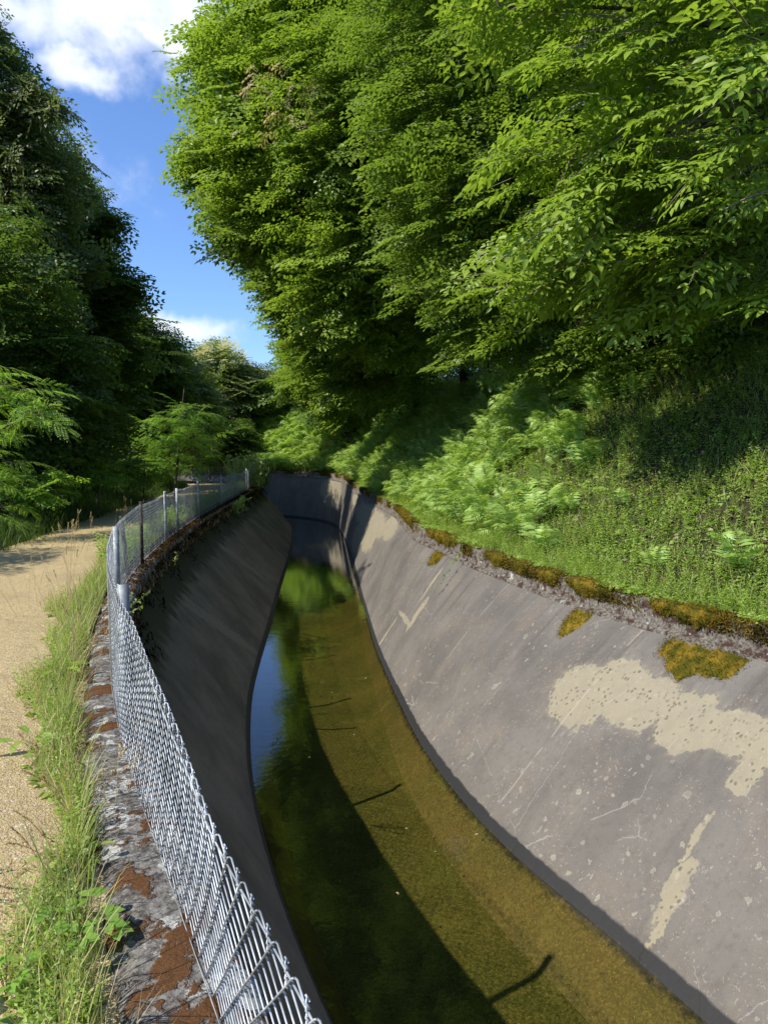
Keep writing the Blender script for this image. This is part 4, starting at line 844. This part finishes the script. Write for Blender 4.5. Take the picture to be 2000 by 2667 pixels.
for i, (a, b, kd, lb) in enumerate([(1045, 1105, 'top', 'long golden moss fringe hanging from the far part of the kerb by the bracken'), (1130, 1190, 'top', 'golden moss fringe next towards the camera after the longest one'), (1270, 1320, 'top', 'small golden moss pad midway along the kerb'),
        (1345, 1382, 'top', 'short orange moss pad beside the ivy tuft midway along the kerb'), (1408, 1452, 'top', 'golden moss pad left of the widest hump on the kerb'), (1475, 1625, 'top', 'wide golden moss hump on the kerb above the big pale wall patch'),
        (1700, 1900, 'top', 'largest golden moss hump on the kerb, nearest the right edge'), (1535, 1600, 'low', 'round brown green moss pad on the wall below the kerb ledge'), (1770, 1990, 'low', 'long green moss strip on the wall below the kerb at the right edge'), (1143, 1165, 'low', 'tiny golden moss tuft on the wall where the ledge begins')]):
    moss(lb, tk(b), tk(a), kd, i, m_moss, .05 if kd == 'top' else .04)
def kerb_fuzz(n, t0, t1, thr):
    q = rng.uniform(t0, t1, n); v = rng.random(n); w_ = np.sin(q * 3.1 + 1.2 * np.sin(q * 1.3)) + .6 * np.sin(q * 7.7) + rng.normal(0, .35, n); k = w_ > thr; q, v = q[k], v[k]; n = len(q)
    top_ = v < .55; o_ = oRT(q) + np.where(top_, rng.uniform(-.01, .16, n), -.015); z_ = zR(q) + np.where(top_, .012, -rng.uniform(0, .14, n) ** 1.0)
    p = at(q, 0 * q) + (at(q, 0 * q + 1) - at(q, 0 * q)) * o_[:, None]; return (np.concatenate([p, z_[:, None]], 1), rng.normal(0, .6, (n, 3)) + [-.45, -.1, .25], rng.normal(0, 1, (n, 3)), rng.uniform(.015, .042, n), np.full(n, .35))
tag(leaf_mesh('moss', kerb_fuzz(90000, tn0, T38 + 4, .0), m_moss), kind='stuff')
tag(leaf_mesh('brown_moss', kerb_fuzz(60000, tn0 + .9, T38 + 4, .5), m_moss_brown), kind='stuff')
q = rng.uniform(tn0, tY(30), 5200); q = q[(np.sin(q * 2.7) + .6 * np.sin(q * 6.1) + rng.normal(0, .4, len(q))) > .1]; n_ = len(q); o_ = oRT(q) + rng.uniform(.02, .30, n_)
p = at(q, 0 * q) + (at(q, 0 * q + 1) - at(q, 0 * q)) * o_[:, None]
tag(leaf_mesh('kerb_plants', multi(ROS, np.concatenate([p, (zR(q) + .01)[:, None]], 1), rx(n_), np.tile([-.4, -.1, 1.], (n_, 1)) + rng.normal(0, .3, (n_, 3)), rng.uniform(.04, .10, n_)), mL_ground), kind='stuff')
q = rng.uniform(tY(4.2), T38 + 4, 42000); q = q[(np.sin(q * 2.3) + .6 * np.sin(q * 7.1) + rng.normal(0, .4, len(q)) + 2.2 * sst(q, tY(6), tY(10))) > .5]; n_ = len(q)
o_ = oLT(q) - rng.uniform(-.02, .30, n_); p = at(q, 0 * q) + (at(q, 0 * q + 1) - at(q, 0 * q)) * o_[:, None]
tag(leaf_mesh('coping_moss', (np.concatenate([p, np.full((n_, 1), .052)], 1), rng.normal(0, .6, (n_, 3)) + [.1, 0, .35], rng.normal(0, 1, (n_, 3)), rng.uniform(.4, 1, n_) * (.014 + .036 * sst(q, tY(6), tY(12))), np.full(n_, .35)), m_moss_brown), kind='stuff')
# trailing creeper hanging down the right wall
def small_plant(name, label, base, stems, tpl_leaf, mat, cat_='plant', r=.004, shape=1, stemmat=None, group=None):
    base = np.array(base, float); rt = tag(empty(name, base), label, cat_, group); mb = MB(); fr = []
    for pts, ls, every, w in stems:
        pts = np.array(pts, float) - base; mb.tube(pts, np.linspace(r, r * .4, len(pts)), 4)
        Ls = np.concatenate([[0], np.cumsum(np.linalg.norm(np.diff(pts, axis=0), axis=1))]); q = np.arange(Ls[-1] * .15, Ls[-1], every)
        if len(q) == 0: continue
        P = np.stack([np.interp(q, Ls, pts[:, i]) for i in range(3)], 1); m = len(P); D = rng.normal(0, .7, (m, 3)) + [0, -.2, .1]; D[::2] *= -1
        fr.append((P, D, rng.normal(0, .4, (m, 3)) + [-.2, -.3, .8], ls * rng.uniform(.6, 1.15, m), np.full(m, w)))
    mb.build('stem', stemmat or m_stem, rt, True)
    if fr: leaf_mesh('leaves', cat(fr), mat, rt, shape)
    return rt
m_stem, t, out = newmat('green_stem'); principled(t, out, (.10, .15, .04), .7)
ct = tk(1222); hang = []
for h in np.linspace(0, .34, 9):
    o1 = float(oRT(ct) - .05 + (oRW(ct) - oRT(ct) + .04) * max(h - .04, 0.001) ** .88) - .05; p = at(ct + .02 * math.sin(h * 20), o1); hang.append((*p, float(zR(ct)) - .02 - h * 2.1 + .06 * (h < .03)))
small_plant('creeper', 'thin creeper hanging down the lit wall from the middle of the kerb', hang[0], [(hang, .055, .045, .7)], None, mL_ground)
def ptx(x, y, D): return wp(x, y, D)
st = []
for e in ((395, 1532, 6.0), (362, 1555, 6.1), (345, 1540, 6.2), (372, 1575, 6.0)):
    a = ptx(302, 1592, 6.3); c = ptx(*e); st.append((bez(a, (a + c) / 2 + [0, 0, -.08], c, 9), .035, .028, .55))
small_plant('twiggy_plant', 'twiggy plant arching out over the shaded wall from the near coping', ptx(302, 1592, 6.3), st, None, mL_grass)
st = [(bez(ptx(455, 1475, 10.5), ptx(460, 1455, 10.5), ptx(461, 1440, 10.4), 6), .06, .03, .4)]
small_plant('sprig', 'single pale sprig growing on the shaded left wall', ptx(455, 1475, 10.5), st, None, mL_grass)
st = []
for k in range(16):
    a = wp(600 + k * 2.2, 1318 - k * .5, 20.5); c = wp(rng.uniform(575, 655), rng.uniform(1292, 1358), rng.uniform(19.6, 20.8)); st.append((bez(a, (a + c) / 2 + [0, 0, .1], c, 6), .10, .045, .6))
small_plant('bramble', 'leafy bramble tuft spilling over the left wall below the middle fence posts', wp(620, 1312, 20.5), st, None, mL_ground)
st = []
for k in range(16):
    a = wp(683 + k * 1.2, 1262, 33); c = wp(rng.uniform(672, 712), rng.uniform(1215, 1280), rng.uniform(32, 34)); st.append((bez(a, (a + c) / 2 + [0, 0, .1], c, 6), .14, .07, .6))
small_plant('bramble', 'dark bramble tuft at the far end of the left wall by the last post', wp(688, 1262, 33), st, None, mL_dark)

# ------------------------------------------------------------------ left verge between path and coping
def scatter_verge(n, t0, t1, a, b, pw=1.0):
    t = t0 + (t1 - t0) * rng.random(n) ** pw; lo, hi = oPR(t) + .10 * np.sin(t * 2.3) + .08 * np.sin(t * 5.1) + .05, oLT(t) - .33 - .10 * (1 - sst(t, 10, 14)); u = a + (b - a) * rng.random(n); o = lo + (hi - lo) * u
    p = at(t, 0 * t) + (at(t, 0 * t + 1) - at(t, 0 * t)) * o[:, None]; return np.concatenate([p, ground_z(p[:, 0], p[:, 1], t, o)[:, None]], 1), t, u
t00 = tY(.2); tg1_, tg2_ = tY(9), tY(36)
O, t, u = scatter_verge(13000, t00, tg1_, .02, .90, 1.2); k = (wob2(O[:, 0] * 3, O[:, 1] * 3) * .35 + rng.normal(0, .15, len(O)) + u) > .35; O = O[k]; bl = blades(O, .04, .17, .0042, 1.1)
O2, t, u = scatter_verge(9000, tg1_, tg2_, .15, 1.0); bl2 = blades(O2, .08, .28, .009, .8)
O3, t, u = scatter_verge(700, tY(3.0), tY(9.5), .45, 1.05); bl3 = blades(O3, .18, .42, .006, .5)
tag(leaf_mesh('grass', cat([bl, bl2, bl3]), mL_grass, None, 2), kind='stuff')
O, t, u = scatter_verge(4200, t00, tY(16), .0, 1.0, 1.2); bl = blades(O, .12, .34, .0034, .9)
tag(leaf_mesh('dry_grass', bl, mL_straw, None, 2), kind='stuff')
O, t, u = scatter_verge(2800, t00, tY(10), .02, .88, 1.1); m = len(O)
O2, t2_, u2 = scatter_verge(1000, tY(10), tg2_, .2, 1.0); m2 = len(O2)
tag(leaf_mesh('verge_plants', cat([multi(STEM, O, rx(m), np.tile([0, 0, 1.], (m, 1)) + rng.normal(0, .3, (m, 3)), rng.uniform(.07, .22, m)), multi(ROS, O[::2], rx(len(O[::2])), np.tile([0, 0, 1.], (len(O[::2]), 1)) + rng.normal(0, .2, (len(O[::2]), 3)), rng.uniform(.06, .15, len(O[::2]))),
    multi(BUSH, O2, rx(m2), np.tile([0, 0, 1.], (m2, 1)) + rng.normal(0, .3, (m2, 3)), rng.uniform(.18, .5, m2))]), mL_ground), kind='stuff')
q = rng.uniform(tY(5.2), T38 + 6, 6500); n_ = len(q); o_ = oLT(q) + .03 + rng.uniform(-.01, .05, n_); p = at(q, 0 * q) + (at(q, 0 * q + 1) - at(q, 0 * q)) * o_[:, None]
hz = rng.uniform(-.42, .02, n_) * (.6 + .4 * np.sin(q * 3)); o2 = o_ + np.clip(-hz - .1, 0, 1) * .75; p = at(q, 0 * q) + (at(q, 0 * q + 1) - at(q, 0 * q)) * o2[:, None]
tag(leaf_mesh('wall_moss', (np.concatenate([p, hz[:, None]], 1), rng.normal(0, .35, (n_, 3)) + [.15, 0, -1], rng.normal(0, 1, (n_, 3)), rng.uniform(.03, .09, n_), np.full(n_, .22)), m_moss_dark), kind='stuff')
# grasses in flower
def seed_clump(label, cx, cy_, n, h0, h1, spread, mat, seed, head=.10, group=None, name='grass_clump'):
    r = np.random.default_rng(seed); b = np.array([cx, cy_, 0.0]); rt = tag(empty(name, b), label, 'grass', group); P = []; fr = []
    for k in range(n):
        a = r.uniform(0, 6.3); rr = spread * r.uniform(0, 1) ** .6; s0 = np.array([rr * math.cos(a), rr * math.sin(a) * 1.5, 0]); h = r.uniform(h0, h1); e = s0 + np.array([r.normal(0, .16) - .04, r.normal(0, .12), h])
        c = (s0 + e) / 2 + np.array([0, 0, h * .18]); pl = bez(s0, c, e, 8); P.append(pl)
        ns = 26; u = r.uniform(1 - head / h * 1.0, 1, ns); q = np.stack([np.interp(u, np.linspace(0, 1, 8), pl[:, i]) for i in range(3)], 1); dd = nrmz(np.tile(pl[-1] - pl[-2], (ns, 1)) + r.normal(0, .25, (ns, 3)) * np.linalg.norm(pl[-1] - pl[-2]))
        fr.append((q, dd, r.normal(0, 1, (ns, 3)), r.uniform(.012, .022, ns) * (1.2 if h > .6 else 1), np.full(ns, .35)))
    V, F = tubes(np.array(P), np.linspace(.0019, .0011, 8)[None].repeat(n, 0), 3); mesh_obj('stalks', V, F, mat, rt); leaf_mesh('seed_heads', cat(fr), mat, rt); return rt
seed_clump('tallest golden seeding grass clump standing beside the second fence post', -3.05, 6.9, 13, .70, 1.0, .16, mL_straw, 1, .14)
seed_clump('shorter golden seeding grass clump leaning over the path edge', -3.45, 7.0, 12, .40, .72, .28, mL_straw, 2, .10)
seed_clump('pale seeding grass low beside the coping, halfway to the second post', -2.2, 4.9, 16, .3, .6, .25, mL_straw, 3, .08)
seed_clump('thin straw coloured grass rising against the nearest fence mesh', -1.35, 3.1, 18, .2, .45, .18, mL_straw, 4, .06)
seed_clump('nodding pale grass with small beads at the lower left path edge', -1.45, 2.6, 26, .08, .24, .22, mL_straw, 5, .10)
for i, (x, y) in enumerate([(-4.6, 10.8), (-4.9, 13.5), (-5.4, 17.5), (-5.9, 22)]):
    seed_clump(['seeding grass by the path edge left of the dark rusty post', 'seeding grass by the path edge left of the braced post', 'seeding grass beside the path near the hooked post', 'seeding grass beside the path before the far weeds'][i], x, y, 12, .4, .8, .3, mL_straw, 9 + i, .1)
def leafy(name, label, x, y, leaves, mat, w, size, h, seed, tri=False):
    r = np.random.default_rng(seed); b = np.array([x, y, 0.02]); rt = tag(empty(name, b), label, 'plant'); mb = MB(); fr = []
    for k in range(leaves):
        a = 2.4 * k + r.uniform(-.4, .4); rr = r.uniform(.3, 1) * h * 1.0; e = np.array([math.cos(a) * rr, math.sin(a) * rr, h * r.uniform(.4, 1)]); mb.tube(bez(np.zeros(3), np.array([e[0] * .3, e[1] * .3, e[2] * .9]), e, 5), .0013, 4)
        for q in ((-1.1, 0, 1.1) if tri else (0,)): fr.append((e[None], np.array([[math.cos(a + q), math.sin(a + q), .12]]), np.array([[r.normal(0, .15) - .1, r.normal(0, .15) - .15, 1]]), np.array([size * r.uniform(.75, 1.1)]), np.array([w])))
    mb.build('stem', m_stem, rt); leaf_mesh('leaves', cat(fr), mat, rt, 1)
leafy('strawberry_plant', 'wild strawberry plant with toothed threefold leaves at the foot of the nearest coping', -1.0, 2.2, 12, mL_locust, .72, .060, .13, 1, True)
leafy('strawberry_plant', 'smaller wild strawberry plant in the lower left corner grass', -1.12, 1.98, 8, mL_locust, .7, .045, .10, 2, True)
leafy('dock_plant', 'dock with broad blue green upright leaves beside the gravel', -1.92, 3.75, 6, mL_ground, .36, .17, .10, 3)
leafy('dock_plant', 'dock with lighter long leaves farther along the verge', -2.3, 4.9, 7, mL_fresh, .34, .16, .12, 4)
leafy('broad_leaved_weed', 'broad leaved weed with rounded yellow green leaves near the corner', -1.22, 2.65, 8, mL_grass, .62, .07, .12, 5)
# weeds at the end of the fence
st = []
for k in range(130):
    x0 = rng.uniform(600, 690); D = rng.uniform(30, 35); a = wp(x0, 1225, D); a[2] = 0; c = a + [rng.normal(0, .25), rng.normal(0, .2), rng.uniform(.7, 1.6)]; st.append((bez(a, (a + c) / 2 + [0, 0, .1], c, 6), .16, .06, .55))
small_plant('weed_clump', 'tall pale green weeds crowding the far end of the fence', (*wp(640, 1200, 36)[:2], 0), st, None, mL_grass, 'weeds', .006)

# ------------------------------------------------------------------ left side of the path
def scatter_left(n, t0, t1, a, b, pw=1.0):
    t = t0 + (t1 - t0) * rng.random(n) ** pw; o = oPL(t) - (a + (b - a) * rng.random(n)); p = at(t, 0 * t) + (at(t, 0 * t + 1) - at(t, 0 * t)) * o[:, None]
    return np.concatenate([p, ground_z(p[:, 0], p[:, 1], t, o)[:, None]], 1)
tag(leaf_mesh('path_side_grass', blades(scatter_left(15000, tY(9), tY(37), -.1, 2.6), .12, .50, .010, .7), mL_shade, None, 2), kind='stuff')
O = scatter_left(2600, tY(10), T38 + 8, 1.5, 6.5); m = len(O)
O2 = scatter_left(900, tY(12), T38 + 4, 1.8, 4.5); O2[:, 2] += rng.uniform(.1, .9, len(O2)); m2 = len(O2)
tag(leaf_mesh('undergrowth', cat([multi(BUSH, O, rx(m), np.tile([0, 0, 1.], (m, 1)) + rng.normal(0, .3, (m, 3)), rng.uniform(.4, 1.1, m)), multi(BEECH, O2, rx(m2) + [.3, -.2, .2], np.tile([0, 0, 1.], (m2, 1)) + rng.normal(0, .3, (m2, 3)), rng.uniform(.5, .9, m2))]), mL_beech), kind='stuff')
G5 = 'feathery locust shrubs on the left of the path'
tree('locust_shrub', 'bright feathery locust shrub cut by the left edge of the photo', (-7.6, 12.6, -.1), (-7.1, 12.4, 3.0), [L(20, 1000, 12.4, .62, 30, rz=.35), L(90, 1085, 12.2, .42, 14, rz=.2), L(-60, 1080, 12.6, .7, 30), L(10, 1170, 12.6, .6, 22), L(-20, 1290, 12.6, .6, 18), L(130, 1065, 12.2, .22, 5)], LOC, mL_locust, .62, 1, (0, 0, 0), G5, .12, 1, 0, .05, 'shrub', twigs=6)
tree('locust_shrub', 'feathery locust shrub standing in the sun farther along the path', (-8.0, 27, -.1), (-7.5, 27, 4.0), [L(485, 1075, 27, .9, 30, rz=.6), L(430, 1120, 27, 1.0, 32, rz=.6), L(520, 1130, 26.6, .8, 24), L(390, 1180, 26.6, 1.0, 30, rz=.6), L(470, 1180, 26.6, 1.0, 30)], LOC, mL_locust, 1.0, 1, (0, 0, 0), G5, .12, 1, 0, .06, 'shrub', twigs=6)
for i, (x, y, D, r_, lb) in enumerate([(175, 1215, 18, .6, 'pale compound leaved shrub in the shade between the two bright ones'), (300, 1190, 22, .8, 'shrub with drooping leaves left of the path'), (250, 1235, 17.5, .55, 'low leafy shrub at the shaded path edge'), (370, 1225, 22, .7, 'leafy shrub catching light beside the narrowing path'), (440, 1215, 28, .8, 'leafy shrub at the end of the visible grass verge'), (545, 1195, 40, .9, 'dark shrub where the path bends away'), (110, 1270, 15, .6, 'dark shrub low at the left behind the grass')]):
    p_ = wp(x, y, D); tree('path_shrub', lb, (p_[0], D, -.2), (p_[0] + .1, D, max(.8, p_[2] + .3)), [((p_[0], D, max(.5, p_[2])), r_, r_, r_ * .7, 46), ((p_[0] - .5, D + .3, max(.4, p_[2] - .2)), r_, r_, r_ * .7, 36)], LOC if i < 2 else BEECH, mL_beech if i % 2 else mL_locust, .6, 1, (0, 0, 0), None, .1, 1, 0, .03, 'shrub', twigs=5)

# ------------------------------------------------------------------ second fence, up on the right bank
tb = np.arange(tY(5.5), tY(36), 2.3); fb_ = lambda t: oRT(t) + KW + 5.0
b0 = gb(*at(tb[5], float(fb_(tb[5])))); f2 = tag(empty('bank_fence', b0), 'shaded old wire fence with slim posts under the trees atop the right bank', 'fence')
pos = []
for tq in tb:
    p = at(tq, float(fb_(tq))); z = gb(*p)[2]; pos.append((*p, z)); mb = MB(); mb.box((p[0] - b0[0], p[1] - b0[1], z + .65 - b0[2]), (.09, .09, 1.5)); mb.box((p[0] - b0[0] - .02, p[1] - b0[1], z + 1.44 - b0[2]), (.10, .07, .1)); mb.build('post', m_kerb, f2)
pos = np.array(pos)
for i in range(len(pos) - 1):
    a, b = pos[i], pos[i + 1]; n = 30; u = (np.arange(n) + .5) / n; zz = np.linspace(.06, 1.25, 27); tri = np.abs(((np.arange(27) / 2) % 1) * 2 - 1)
    x = u[:, None] + np.where((np.arange(n) % 2 == 0)[:, None], 1 - tri, tri) / n - .5 / n; Pp = a + (b - a) * x[..., None] - np.array(b0); Pp[..., 2] += zz
    V, F = tubes(Pp, .0022, 3); mesh_obj('wire_panel', V, F, m_wire, f2)
# ------------------------------------------------------------------ bits on the water
fl = np.array([(-.9, 8.2), (.2, 6.6), (.45, 6.2), (.9, 6.5), (-.8, 10.5), (-.3, 11.2), (-1.2, 7.6), (.1, 5.6), (-.4, 8.9)])
for i, (x, y) in enumerate(fl):
    b = np.array([x, y, WZ + .006]); o = leaf_mesh('floating_leaf', (np.array([b]), rx(1), np.array([[0, 0, 1.]]), np.array([.035]), np.array([.6])), mL_straw if i % 2 else mL_dead, None, 1, b); o.location = b
    tag(o, 'tiny fallen leaf floating on the brown canal water', 'leaf', 'fallen leaves floating on the water')
